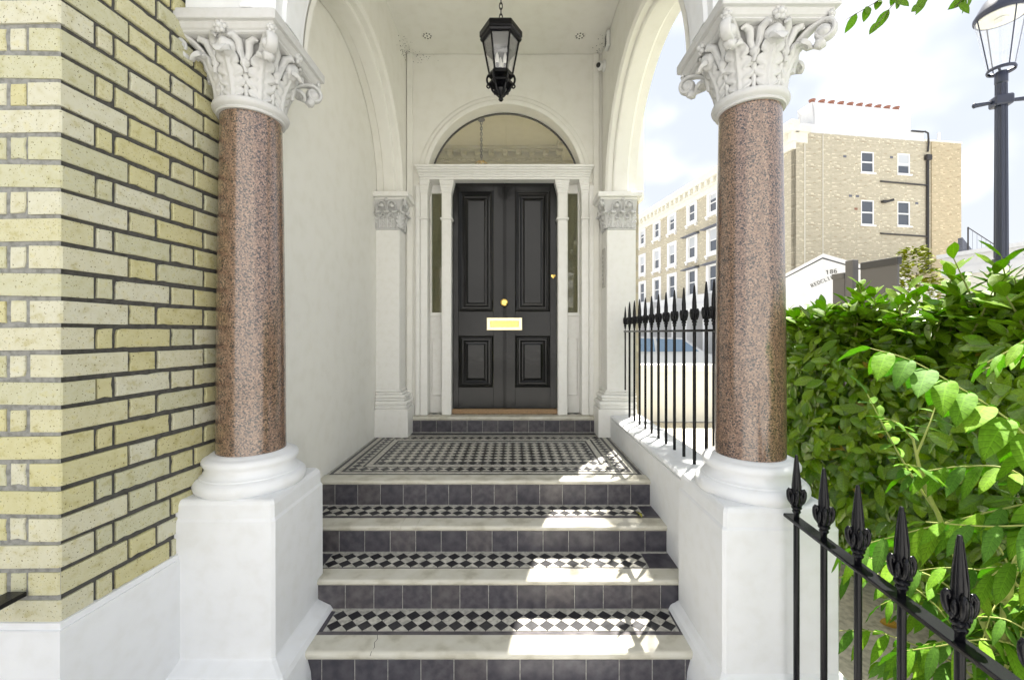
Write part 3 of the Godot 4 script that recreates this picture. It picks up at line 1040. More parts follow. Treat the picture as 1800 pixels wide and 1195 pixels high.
func landing_tiles(st: Node, o: Vector3, y: float, dm: Mesh, hm: Mesh, P: float, T: float) -> void:
	var bk: Array = M.black_tile
	var wt: Array = M.white_tile
	var D := [bk[2], bk[1], bk[2], bk[3]]
	var W := [wt[1], wt[0], wt[2], wt[1]]
	# rings from the edge inwards
	strip_ring(st, o, y, -1.275, 0.905, 2.964, 4.130, 0.020, D)
	strip_ring(st, o, y, -1.252, 0.882, 2.987, 4.107, 0.034, W)
	strip_ring(st, o, y, -1.215, 0.845, 3.024, 4.068, 0.020, D)
	strip_ring(st, o, y, -1.102, 0.732, 3.132, 3.955, 0.014, D)
	strip_ring(st, o, y, -1.086, 0.716, 3.148, 3.939, 0.040, W)
	strip_ring(st, o, y, -1.044, 0.674, 3.190, 3.897, 0.014, D)
	box("border_strip", V(-1.29, y - 0.004, 4.150) - o, V(0.92, y, 4.200) - o, bk[1], st, 0.0006)
	# diamond border between the rings
	var x := -1.194 + 0.0465
	var s := 1.07
	for row in 2:
		var dd: float = 3.0878 if row == 0 else 4.002
		for c in 26:
			var cx := -1.1485 + 0.0771 * c
			if cx > 0.80:
				break
			put("black_tile", dm, bk[rng.randi() % 4], st, Transform3D(Basis.from_scale(Vector3(1.0, 1, 1.08)), V(cx, y - T, dd) - o))
			if c < 25 and cx + P < 0.82:
				for f in 2:
					put("white_tile", hm, wt[rng.randi() % 4], st, Transform3D(Basis(Vector3.UP, PI * f).scaled(Vector3(1, 1, 1.08)), V(cx + P / 2, y - T, dd + (-0.0415 if f == 0 else 0.0415)) - o))
	for col in 2:
		var cx: float = -1.1485 if col == 0 else 0.7785
		for c in 11:
			var dd := 3.0878 + 0.0762 * (c + 1)
			put("black_tile", dm, bk[rng.randi() % 4], st, Transform3D(Basis(), V(cx, y - T, dd) - o))
			for f in 2:
				put("white_tile", hm, wt[rng.randi() % 4], st, Transform3D(Basis(Vector3.UP, PI * (f - 0.5)), V(cx + (-0.039 if f == 0 else 0.039), y - T, dd - P / 2) - o))
	# field: eight rows of black diamonds, white between
	var px := 0.0767
	var pd := 0.0787
	var x0 := -1.0295 + px / 2
	var sc := Vector3(px / P, 1, pd / P)
	for r in 8:
		for c in 22:
			var cx := x0 + px * c
			var dd := 3.246 + pd * r
			if cx + px / 2 > 0.662:
				continue
			put("black_tile", dm, bk[rng.randi() % 4], st, Transform3D(Basis.from_scale(sc), V(cx, y - T, dd) - o))
			if c < 21 and cx + px < 0.64 and r < 7:
				put("white_tile", dm, wt[rng.randi() % 4], st, Transform3D(Basis.from_scale(sc), V(cx + px / 2, y - T, dd + pd / 2) - o))

# stack of square rings with trimmed corners: profile of (half width, height)
func square_stack(b: MB, c: Vector3, pr: Array, trim := 0.008) -> void:
	var ring := func(p: Vector2) -> Array:
		var q := []
		var h := p.x
		for k in [[1, 1], [-1, 1], [-1, -1], [1, -1]]:
			var a := Vector3(k[0] * h, p.y, k[1] * (h - trim))
			var e := Vector3(k[0] * (h - trim), p.y, k[1] * h)
			if k[0] * k[1] > 0:
				q.append(c + a); q.append(c + e)
			else:
				q.append(c + e); q.append(c + a)
		return q
	for k in pr.size() - 1:
		var A: Array = ring.call(pr[k])
		var B: Array = ring.call(pr[k + 1])
		for i in 8:
			var j := (i + 1) % 8
			var out: Vector3 = (A[i] + A[j]) / 2.0 - c
			out.y = 0
			out = out.normalized() * (pr[k + 1].y - pr[k].y) + Vector3.UP * (pr[k].x - pr[k + 1].x)
			b.poly([A[i], A[j], B[j], B[i]], out)
	b.poly(ring.call(pr[pr.size() - 1]), Vector3.UP)
	b.poly(ring.call(pr[0]), Vector3.DOWN)

# acanthus leaf that stands on y = 0, faces +z, is tall high and curls over at the tip
func acanthus(tall: float, W: float, lean: float, curl: float, kappa: float) -> ArrayMesh:
	var nv := 30
	var nu := 16
	var spine := func(v: float) -> Array:
		# position (z, y) and tangent on the middle line
		var vs := 0.66
		var z0 := lean
		var y0 := tall - curl
		if v <= vs:
			var q := v / vs
			return [Vector2(z0 * q * q, y0 * q), Vector2(2.0 * z0 * q, y0).normalized()]
		var ph := (v - vs) / (1.0 - vs) * PI * 1.05
		return [Vector2(z0 + curl * (1.0 - cos(ph)), y0 + curl * sin(ph)), Vector2(sin(ph), cos(ph))]
	var rows := []
	for i in nv + 1:
		var v := float(i) / nv
		var sp: Array = spine.call(v)
		var p: Vector2 = sp[0]
		var t: Vector2 = sp[1]
		var nn := Vector2(t.y, -t.x)
		var lobe := sqrt(absf(sin(v * PI * 5.0)))
		var w := W * (0.72 + 0.36 * sin(minf(v * 1.25, 1.0) * PI)) * (0.70 + 0.34 * lobe)
		if v > 0.80:
			w *= sqrt(maxf(0.02, 1.0 - pow((v - 0.80) / 0.21, 2.0)))
		var row := []
		for side in 2:
			for j in nu + 1:
				var u := -1.0 + 2.0 * j / nu
				if side == 1:
					u = -u
				if side == 1 and (j == 0 or j == nu):
					continue
				var x := u * w
				var au := absf(u)
				var e := 0.013 + 0.006 * exp(-pow(u / 0.12, 2.0)) - 0.003 * exp(-pow((au - 0.24) / 0.10, 2.0))
				e += 0.0045 * cos(TAU * (v * 5.0 - au * 0.7 + 0.25)) * smoothstep(0.2, 0.7, au)
				e -= 0.007 * au * au * (1.0 - smoothstep(0.4, 0.8, v))
				if side == 1:
					e = minf(e - 0.013, -0.004)
				var z := p.x + nn.x * e - kappa * x * x / 2.0
				row.append(Vector3(x, p.y + nn.y * e, z))
		rows.append(row)
	var b := MB.new()
	b.grid(rows, true)
	b.poly(rows[nv], Vector3.DOWN)
	return b.mesh(M.carved)

# scroll: a band that rises from a foot and winds in on itself, in the plane of z (outwards) and y
func scroll(foot: Vector2, top: Vector2, r: float, turns: float, wide: float, thick: float) -> MB:
	var b := MB.new()
	var path := []
	var c := top + Vector2(0, -r)
	for i in 12:
		var q := i / 12.0
		var e := foot.lerp(top, q)
		e.y = lerpf(foot.y, top.y, sin(q * PI / 2.0))
		e.x = lerpf(foot.x, top.x, pow(q, 1.5))
		path.append(Vector3(0, e.y, e.x))
	for i in 34:
		var q := i / 33.0
		var a := PI / 2 - q * TAU * turns
		var k := r * (1.0 - 0.72 * q)
		path.append(Vector3(0, c.y + sin(a) * k, c.x + cos(a) * k))
	b.tube(path, thick, 8, Vector3.RIGHT, wide)
	return b

func rosette(b: MB, c: Vector3, r: float, out: Vector3) -> void:
	# little flower: a lumpy knob ringed by petals
	b.ball(c + out * r * 0.35, Vector3.ONE * r * 0.5, 6, 10, 0.1)
	var a := out.cross(Vector3.UP).normalized()
	for k in 6:
		var e := a * cos(TAU * k / 6) + Vector3.UP * sin(TAU * k / 6)
		b.ball(c + e * r * 0.62 + out * r * 0.12, Vector3.ONE * r * 0.42, 5, 8, 0.12, k)

var cap_mesh := {}

func capital_meshes() -> void:
	# shared carved pieces, around an axis at the origin, y = 0 at the foot of the leaves
	var b := MB.new()
	b.lathe([Vector2(0, -0.004), Vector2(0.13, -0.004), Vector2(0.131, 0.05), Vector2(0.136, 0.12), Vector2(0.15, 0.18), Vector2(0.178, 0.225), Vector2(0.19, 0.245), Vector2(0, 0.245)], 32)
	cap_mesh.bell = b.mesh(M.carved)
	cap_mesh.tall = acanthus(0.182, 0.056, 0.040, 0.034, 5.5)
	cap_mesh.low = acanthus(0.105, 0.040, 0.010, 0.018, 5.5)
	# corner scroll, along +z
	b = scroll(Vector2(0.150, 0.10), Vector2(0.288, 0.240), 0.044, 1.2, 0.024, 0.011)
	b.ball(Vector3(0, 0.192, 0.290), Vector3(0.034, 0.030, 0.030), 9, 14, 0.08)
	b.ball(Vector3(0, 0.150, 0.272), Vector3(0.026, 0.022, 0.024), 8, 12, 0.12, 2.0)
	cap_mesh.corner = b.mesh(M.carved)
	# flower ball in the middle of a face, under an arched band
	b = MB.new()
	b.ball(Vector3(0, 0.193, 0.187), Vector3(0.042, 0.042, 0.040), 14, 20, 0.075)
	b.ball(Vector3(0.012, 0.18, 0.215), Vector3(0.012, 0.012, 0.012), 6, 8)
	b.ball(Vector3(-0.013, 0.186, 0.214), Vector3(0.013, 0.012, 0.011), 6, 8)
	b.ball(Vector3(0.0, 0.206, 0.213), Vector3(0.014, 0.012, 0.012), 6, 8)
	for s in [-1.0, 1.0]:
		var path := []
		for i in 20:
			if i < 5:
				path.append(Vector3(s * lerpf(0.070, 0.054, i / 5.0), lerpf(0.10, 0.19, i / 5.0), lerpf(0.148, 0.172, i / 5.0)))
			else:
				var a := (i - 5) / 14.0 * PI * 0.60
				path.append(Vector3(s * cos(a) * 0.054, 0.19 + sin(a) * 0.052, 0.174 + 0.014 * (i - 5) / 14.0))
		b.tube(path, 0.009, 6, Vector3.BACK, 0.022)
	cap_mesh.flower = b.mesh(M.carved)
	# stalk with a bud between two leaves
	b = MB.new()
	b.tube([Vector3(0, 0, 0.138), Vector3(0, 0.06, 0.143), Vector3(0, 0.11, 0.153), Vector3(0, 0.135, 0.165)], [0.010, 0.011, 0.014, 0.010], 8)
	b.ball(Vector3(0, 0.142, 0.170), Vector3(0.021, 0.024, 0.020), 8, 12, 0.1)
	# two small fronds that spring from it under the abacus
	for s in [-1.0, 1.0]:
		b.tube([Vector3(0, 0.135, 0.165), Vector3(s * 0.018, 0.185, 0.178), Vector3(s * 0.022, 0.222, 0.197), Vector3(s * 0.045, 0.236, 0.213), Vector3(s * 0.058, 0.226, 0.214)], [0.010, 0.016, 0.019, 0.016, 0.006], 8)
	cap_mesh.stalk = b.mesh(M.carved)

func column(cx: float, cd: float, label: String) -> void:
	if cap_mesh.is_empty():
		capital_meshes()
	var h := thing("granite_column", label, "column", V(cx, 0, cd), "granite columns either side of the steps")
	var fl := 0.035 if cx < 0.0 else 0.0
	var b := MB.new()
	square_stack(b, Vector3.ZERO, [Vector2(0.318 + fl, -0.01), Vector2(0.312 + fl, 0.06), Vector2(0.287 + fl, 0.158), Vector2(0.278 + fl * 0.9, 0.176), Vector2(0.262 + fl * 0.6, 0.188), Vector2(0.25, 0.204), Vector2(0.244, 0.21), Vector2(0.243, 0.80), Vector2(0.236, 0.812), Vector2(0.234, 0.868), Vector2(0.228, 0.884), Vector2(0.220, 0.89)], 0.012)
	obj("pedestal", b, M.white, h)
	b = MB.new()
	b.lathe([Vector2(0.0, 0.886), Vector2(0.226, 0.886), Vector2(0.236, 0.90), Vector2(0.240, 0.918), Vector2(0.236, 0.936), Vector2(0.224, 0.948), Vector2(0.214, 0.952), Vector2(0.212, 0.958), Vector2(0.203, 0.962), Vector2(0.195, 0.975), Vector2(0.190, 0.99), Vector2(0.191, 0.998), Vector2(0.199, 1.001), Vector2(0.2, 1.006), Vector2(0.205, 1.012), Vector2(0.205, 1.024), Vector2(0.198, 1.036), Vector2(0.185, 1.042), Vector2(0.178, 1.043), Vector2(0.172, 1.048), Vector2(0.16, 1.054), Vector2(0.1, 1.056)], 72)
	obj("base_moulding", b, M.white, h)
	b = MB.new()
	var pr := []
	for i in 13:
		var q := i / 12.0
		pr.append(Vector2(0.1495 - 0.017 * pow(q, 1.6), 1.05 + 1.606 * q))
	b.lathe(pr, 72)
	obj("shaft", b, M.granite, h)
	# carved capital
	b = MB.new()
	b.lathe([Vector2(0.10, 2.650), Vector2(0.146, 2.650), Vector2(0.149, 2.655), Vector2(0.147, 2.662), Vector2(0.152, 2.666), Vector2(0.161, 2.672), Vector2(0.165, 2.684), Vector2(0.161, 2.697), Vector2(0.150, 2.703), Vector2(0.10, 2.705)], 64)
	obj("necking", b, M.carved, h)
	var y0 := 2.700
	var cap := put("capital", cap_mesh.bell, null, h, Transform3D(Basis(), Vector3(0, y0, 0)))
	for k in 8:
		var turn := Basis(Vector3.UP, TAU * k / 8)
		put("acanthus_leaf", cap_mesh.tall, null, cap, Transform3D(turn, turn * Vector3(0, 0, 0.137)))
		turn = Basis(Vector3.UP, TAU * (k + 0.5) / 8)
		put("stalk", cap_mesh.stalk, null, cap, Transform3D(turn, Vector3.ZERO))
	for k in 4:
		put("corner_scroll", cap_mesh.corner, null, cap, Transform3D(Basis(Vector3.UP, PI / 4 + PI / 2 * k), Vector3.ZERO))
		put("flower_scroll", cap_mesh.flower, null, cap, Transform3D(Basis(Vector3.UP, PI / 2 * k), Vector3.ZERO))
	b = MB.new()
	square_stack(b, Vector3.ZERO, [Vector2(0.205, 2.94), Vector2(0.214, 2.944), Vector2(0.214, 2.950), Vector2(0.222, 2.956), Vector2(0.228, 2.966), Vector2(0.232, 2.974), Vector2(0.232, 2.979), Vector2(0.2465, 2.982), Vector2(0.2485, 2.986), Vector2(0.2485, 3.022), Vector2(0.244, 3.028)], 0.004)
	var ab := obj("abacus", b, M.carved, h)
	for k in 4:
		var out := Basis(Vector3.UP, PI / 2 * k) * Vector3.BACK
		var sd := Basis(Vector3.UP, PI / 2 * k) * Vector3.RIGHT
		b = MB.new()
		rosette(b, out * 0.224 + Vector3.UP * 2.960, 0.030, out)
		obj("rosette", b, M.carved, ab)
		b = MB.new()
		rosette(b, (out + sd) * 0.219 + Vector3.UP * 2.955, 0.023, (out + sd).normalized())
		obj("rosette", b, M.carved, ab)

func pilasters() -> void:
	for side in 2:
		var x0 := -1.30 if side == 0 else 0.903
		var x1 := -1.072 if side == 0 else 1.18
		var inn := 1.0 if side == 0 else -1.0
		var xi := x1 if side == 0 else x0      # edge towards the door
		var xo := x0 if side == 0 else x1
		var h := thing("pilaster", ["white pilaster with carved capital against the left porch wall", "white pilaster with carved capital behind the black railing, right of the door"][side], "pilaster", V((x0 + x1) / 2, 0.635, 4.17), "pilasters either side of the front door")
		var o := h.position
		var b := MB.new()
		b.cbox(V(x0, 1.06, 4.06) - o, V(x1, 2.61, 4.288) - o, 0.006)
		obj("shaft", b, M.gloss_white, h)
		b = MB.new()
		# base: plinth, then mouldings stepping in
		var st := [[0.09, 0.63, 0.90, 0.044], [0.075, 0.90, 0.935, 0.034], [0.082, 0.935, 0.972, 0.038], [0.055, 0.972, 1.00, 0.026], [0.062, 1.00, 1.03, 0.03], [0.035, 1.03, 1.055, 0.016], [0.018, 1.055, 1.078, 0.008]]
		for s in st:
			var e: float = xi + inn * s[0]
			b.cbox(V(minf(e, xo), s[1], 4.06 - s[3] - 0.002) - o, V(maxf(e, xo), s[2], 4.2885) - o, 0.010 if s[2] - s[1] < 0.1 else 0.006)
		obj("base", b, M.gloss_white, h)
		# capital: flared block with leaves and scrolls on the front and the inner side
		b = MB.new()
		var zf := 4.06
		b.cbox(V(x0 + 0.004, 2.598, zf - 0.012) - o, V(x1 + 0.0, 2.618, 4.287) - o, 0.006)
		var cap := obj("capital", b, M.carved, h)
		b = MB.new()
		var rows := []
		for p in [[0.0, 2.61], [0.004, 2.70], [0.014, 2.78], [0.035, 2.84], [0.05, 2.878]]:
			rows.append(p)
		for k in rows.size() - 1:
			var A: Array = rows[k]
			var B: Array = rows[k + 1]
			var xa: float = xi + inn * A[0]
			var xb: float = xi + inn * B[0]
			b.poly([V(xo, A[1], zf - A[0]) - o, V(xa, A[1], zf - A[0]) - o, V(xb, B[1], zf - B[0]) - o, V(xo, B[1], zf - B[0]) - o], Vector3.BACK)
			b.poly([V(xa, A[1], zf - A[0]) - o, V(xa, A[1], 4.287) - o, V(xb, B[1], 4.287) - o, V(xb, B[1], zf - B[0]) - o], Vector3.RIGHT * inn)
		obj("bell", b, M.carved, cap)
		var w := x1 - x0
		var leaf := acanthus(0.155, 0.044, 0.018, 0.024, 0.0)
		var small := acanthus(0.10, 0.034, 0.008, 0.016, 0.0)
		var nl := 3
		for k in nl:
			var lx := x0 + w * (k + 0.5) / nl
			put("acanthus_leaf", leaf, null, cap, Transform3D(Basis(), V(lx, 2.615, zf - 0.004) - o))
			if k:
				put("acanthus_leaf", small, null, cap, Transform3D(Basis(), V(x0 + w * k / nl, 2.615, zf - 0.002) - o))
		for k in 2:
			put("acanthus_leaf", leaf, null, cap, Transform3D(Basis(Vector3.UP, PI / 2 * inn), V(xi + inn * 0.004, 2.615, zf + 0.06 + 0.10 * k) - o))
		put("acanthus_leaf", leaf, null, cap, Transform3D(Basis(Vector3.UP, PI / 4 * inn), V(xi + inn * 0.0, 2.615, zf - 0.0) - o))
		# scrolls: one round a disc in the middle of the front, one at each corner
		for k in 2:
			for s in [-1.0, 1.0]:
				b = MB.new()
				var path := []
				var c := Vector3(x0 + w * (0.30 if k == 0 else 0.72), 2.825, 0)
				for i in 26:
					var q := i / 25.0
					if q < 0.35:
						path.append(Vector3(c.x + s * lerpf(0.045, 0.040, q / 0.35), lerpf(2.72, 2.825, q / 0.35), 0))
					else:
						var a := (q - 0.35) / 0.65 * PI * 1.5
						var r := 0.040 * (1.0 - 0.5 * (q - 0.35) / 0.65)
						path.append(Vector3(c.x + s * cos(a) * r, c.y + sin(a) * r, 0))
				for i in path.size():
					path[i] = V(path[i].x, path[i].y, zf - 0.030 - 0.02 * clampf((path[i].y - 2.72) / 0.14, 0, 1)) - o
				b.tube(path, 0.006, 6, Vector3.BACK, 0.010)
				if s > 0:
					b.ball(V(c.x, 2.822, zf - 0.05) - o, Vector3(0.02, 0.022, 0.016), 8, 10, 0.09)
				obj("scroll", b, M.carved, cap)
		b = scroll(Vector2(0.0, 0.09), Vector2(0.062, 0.262), 0.034, 1.25, 0.013, 0.006)
		b.ball(Vector3(0, 0.226, 0.064), Vector3(0.02, 0.018, 0.018), 8, 10, 0.08)
		put("corner_scroll", b.mesh(M.carved), null, cap, Transform3D(Basis(Vector3.UP, PI / 4 * inn), V(xi + inn * 0.01, 2.612, zf - 0.01) - o))
		for k in 2:
			b = MB.new()
			rosette(b, V(xi + inn * 0.055, 2.83 - 0.05 * k, zf + 0.03 + 0.06 * k) - o, 0.024, Vector3.RIGHT * inn)
			obj("rosette", b, M.carved, cap)
		b = MB.new()
		rosette(b, V((x0 + x1) / 2 + 0.004, 2.872, zf - 0.062) - o, 0.018, Vector3.BACK)
		obj("rosette", b, M.carved, cap)
		b = MB.new()
		var xr := xi + inn * 0.10
		b.cbox(V(minf(xr, xo - 0.04 * inn * (1.0 if side else 0.0)), 2.895, zf - 0.085) - o, V(maxf(xr, xo - 0.04 * inn * (1.0 if side else 0.0)), 2.942, 4.2875) - o, 0.005)
		var e2: float = xi + inn * 0.078
		b.cbox(V(minf(e2, xo), 2.874, zf - 0.062) - o, V(maxf(e2, xo), 2.897, 4.2872) - o, 0.008)
		obj("abacus", b, M.gloss_white, h)

func entrance() -> void:
	var cx := -0.075
	# frame, side lights and fanlight
	var h := thing("door_surround", "cream painted door frame with narrow side lights and an arched fanlight above", "door frame", V(cx, 0.792, 4.36))
	var o := h.position
	var L := func(x: float, y: float, d: float) -> Vector3:
		return V(cx + x, y, d) - o
	var b := MB.new()
	# transom: stacked mouldings
	for s in [[0.885, 3.258, 3.282, 4.195], [0.875, 3.237, 3.258, 4.205], [0.868, 3.216, 3.237, 4.222], [0.862, 3.196, 3.216, 4.235], [0.855, 3.174, 3.196, 4.242], [0.85, 3.150, 3.174, 4.25]]:
		b.cbox(L.call(-s[0], s[1], s[3]), L.call(s[0], s[2], 4.52), 0.005)
	obj("transom", b, M.gloss_white, h)
	for s in [-1.0, 1.0]:
		# inner post beside the door, with bracket and collar
		b = MB.new()
		b.cbox(L.call(s * 0.535, 0.794, 4.275), L.call(s * 0.632, 3.149, 4.50), 0.006)
		b.cbox(L.call(s * 0.522, 2.755, 4.255), L.call(s * 0.645, 2.775, 4.49), 0.005)
		for k in 5:
			var w := 0.006 + 0.006 * k
			b.cbox(L.call(s * (0.535 - w), 3.022 + 0.025 * k, 4.272 - w * 0.6), L.call(s * (0.632 + w * 0.7), 3.0485 + 0.025 * k, 4.49), 0.005)
		obj("post", b, M.gloss_white, h)
		# outer post
		b = MB.new()
		b.cbox(L.call(s * 0.772, 0.794, 4.268), L.call(s * 0.845, 3.149, 4.50), 0.006)
		b.cbox(L.call(s * 0.762, 2.755, 4.25), L.call(s * 0.852, 2.775, 4.49), 0.005)
		b.cbox(L.call(s * 0.848, 0.794, 4.262), L.call(s * 0.895, 3.10, 4.287), 0.008)
		for k in 5:
			var w := 0.005 + 0.005 * k
			b.cbox(L.call(s * (0.772 - w), 3.022 + 0.025 * k, 4.266 - w * 0.6), L.call(s * (0.846 + w * 0.2), 3.0485 + 0.025 * k, 4.49), 0.004)
		obj("post", b, M.gloss_white, h)
		# side light: glass above, panel below
		b = MB.new()
		b.cbox(L.call(s * 0.632, 1.83, 4.40), L.call(s * 0.652, 3.149, 4.45), 0.004)
		b.cbox(L.call(s * 0.755, 1.83, 4.40), L.call(s * 0.772, 3.149, 4.45), 0.004)
		b.cbox(L.call(s * 0.652, 3.06, 4.402), L.call(s * 0.755, 3.149, 4.448), 0.004)
		b.cbox(L.call(s * 0.632, 1.795, 4.398), L.call(s * 0.772, 1.83, 4.452), 0.004)
		var fr := obj("side_light", b, M.gloss_white, h)
		b = MB.new()
		b.cbox(L.call(s * 0.651, 1.829, 4.424), L.call(s * 0.756, 3.061, 4.428), 0.0)
		obj("pane", b, M.side_glass, fr)
		b = MB.new()
		b.cbox(L.call(s * 0.632, 0.794, 4.42), L.call(s * 0.772, 1.795, 4.47), 0.0)
		# raised arched panel
		var pts := []
		var mid: float = s * 0.702
		for q in [[-0.045, 0.98], [0.045, 0.98], [0.045, 1.545]]:
			pts.append(L.call(mid + q[0], q[1], 4.42))
		for i in 7:
			var a := lerpf(0.35, PI - 0.35, i / 6.0)
			pts.append(L.call(mid + 0.045 * cos(a) / cos(0.35), 1.545 + 0.035 * (sin(a) - sin(0.35)), 4.42))
		b.slab(pts, Vector3.BACK, 0.009)
		var pn := obj("lower_panel", b, M.gloss_white, h)
		b = MB.new()
		b.frame(L.call(mid - 0.056, 0.968, 4.42), Vector3.RIGHT, Vector3.UP, 0.112, 0.60, [Vector2(0, 0), Vector2(0, 0.004), Vector2(0.004, 0.008), Vector2(0.008, 0.0)], Vector3.BACK)
		obj("panel_bead", b, M.gloss_white, pn)
	# fanlight pane and its thin rim
	b = MB.new()
	var pts := [L.call(-0.785, 3.20, 4.452), L.call(0.785, 3.20, 4.452)]
	for i in 41:
		var a := PI * i / 40
		pts.append(L.call(0.785 * cos(a), 3.13 + 0.785 * sin(a), 4.452) if sin(a) > 0.12 else L.call(0.78 * signf(cos(a)), 3.21, 4.452))
	b.slab(pts, Vector3.FORWARD, 0.004)
	var fan := obj("fanlight", b, M.glass, h)
	b = MB.new()
	b.arch(L.call(0, 3.13, 4.44), Vector3.FORWARD, Vector3.RIGHT, Vector3.UP, 0.02, PI - 0.02, 48, [Vector2(0, 0.772), Vector2(0.03, 0.772), Vector2(0.03, 0.795), Vector2(0, 0.795)])
	obj("rim", b, M.lead, fan)
	# timber sill under the door
	box("sill", L.call(-0.535, 0.793, 4.33), L.call(0.535, 0.845, 4.42), M.wood, h, 0.006)

	# the black double door
	var dr := thing("front_door", "glossy black panelled double door with brass letter plate and knob", "door", V(cx, 0.847, 4.36))
	dr.scale = Vector3(1, 0.98, 1)
	o = dr.position
	var prof := [Vector2(0, 0), Vector2(0.002, 0.012), Vector2(0.010, 0.017), Vector2(0.018, 0.012), Vector2(0.020, 0.004), Vector2(0.028, 0.006), Vector2(0.034, 0.002), Vector2(0.036, -0.010), Vector2(0.050, -0.009), Vector2(0.058, -0.003), Vector2(0.066, -0.006), Vector2(0.068, -0.018), Vector2(0.080, -0.016), Vector2(0.092, -0.012), Vector2(0.096, -0.018)]
	var wide := 0.355
	for s in 2:
		var xa := -0.533 if s == 0 else 0.004
		var xb := -0.004 if s == 0 else 0.533
		var px := xa + (0.062 if s == 0 else 0.105)
		b = MB.new()
		# stiles and rails round the two panels
		var ys := [0.0, 0.219, 0.760, 1.009, 2.266, 2.40]
		b.cbox(Vector3(xa, 0, -0.045), Vector3(px, 2.40, 0), 0.003)
		b.cbox(Vector3(px + wide, 0, -0.045), Vector3(xb, 2.40, 0), 0.003)
		b.cbox(Vector3(px, 0, -0.045), Vector3(px + wide, ys[1], -0.0004), 0.0)
		b.cbox(Vector3(px, ys[2], -0.045), Vector3(px + wide, ys[3], -0.0004), 0.0)
		b.cbox(Vector3(px, ys[4], -0.045), Vector3(px + wide, ys[5], -0.0004), 0.0)
		# bead down the meeting edge, and the rebate behind it
		b.cbox(Vector3(-0.016 if s == 0 else 0.004, 0, -0.001), Vector3(-0.004 if s == 0 else 0.016, 2.40, 0.007), 0.003)
		if s == 0:
			b.cbox(Vector3(-0.006, 0, -0.044), Vector3(0.0062, 2.40, -0.010), 0.0)
		var leaf := obj("door_leaf", b, M.door, dr)
		for q in [[ys[1], ys[2]], [ys[3], ys[4]]]:
			b = MB.new()
			b.frame(Vector3(px, q[0], 0.0), Vector3.RIGHT, Vector3.UP, wide, q[1] - q[0], prof, Vector3.BACK)
			b.cbox(Vector3(px + 0.09, q[0] + 0.09, -0.04), Vector3(px + wide - 0.09, q[1] - 0.09, -0.0178), 0.0)
			obj("panel", b, M.door, leaf)
	b = MB.new()
	b.lathe([Vector2(0.0, 0.0), Vector2(0.036, 0.0), Vector2(0.037, 0.004), Vector2(0.030, 0.008), Vector2(0.016, 0.014), Vector2(0.013, 0.034), Vector2(0.022, 0.043), Vector2(0.037, 0.052), Vector2(0.041, 0.066), Vector2(0.036, 0.080), Vector2(0.018, 0.088), Vector2(0.012, 0.087), Vector2(0.0, 0.090)], 28)
	put("knob", b.mesh(M.brass), null, dr, Transform3D(Basis(Vector3.RIGHT, PI / 2), Vector3(-0.004, 1.10, 0.006)))
	b = MB.new()
	b.frame(Vector3(-0.183, 0.815, 0.006), Vector3.RIGHT, Vector3.UP, 0.362, 0.132, [Vector2(0, 0), Vector2(0.0, 0.006), Vector2(0.004, 0.009), Vector2(0.034, 0.009), Vector2(0.038, 0.004)], Vector3.BACK)
	var plate := obj("letter_plate", b, M.pale_brass, dr)
	b = MB.new()
	b.cbox(Vector3(-0.146, 0.852, 0.002), Vector3(0.142, 0.910, 0.0105), 0.002)
	obj("letter_flap", b, M.brass, plate)
	# heart-shaped lock cover
	b = MB.new()
	var hp := []
	for i in 24:
		var t := TAU * i / 24
		hp.append(Vector3(16.0 * pow(sin(t), 3), 13.0 * cos(t) - 5.0 * cos(2 * t) - 2.0 * cos(3 * t) - cos(4 * t), 0) * 0.0016)
	var top := []
	for i in 24:
		var j := (i + 1) % 24
		b.poly([hp[i], hp[j], hp[j] * 0.9 + Vector3(0, 0, 0.006), hp[i] * 0.9 + Vector3(0, 0, 0.006)], hp[i] + Vector3(0, 0, 0.01))
		b.poly([hp[i] * 0.9 + Vector3(0, 0, 0.006), hp[j] * 0.9 + Vector3(0, 0, 0.006), Vector3(0, 0, 0.008)], Vector3.BACK)
	b.ball(Vector3(0, 0.004, 0.008), Vector3(0.009, 0.009, 0.004), 6, 12)
	put("lock_cover", b.mesh(M.brass), null, dr, Transform3D(Basis(), Vector3(0.497, 1.378, 0.001)))

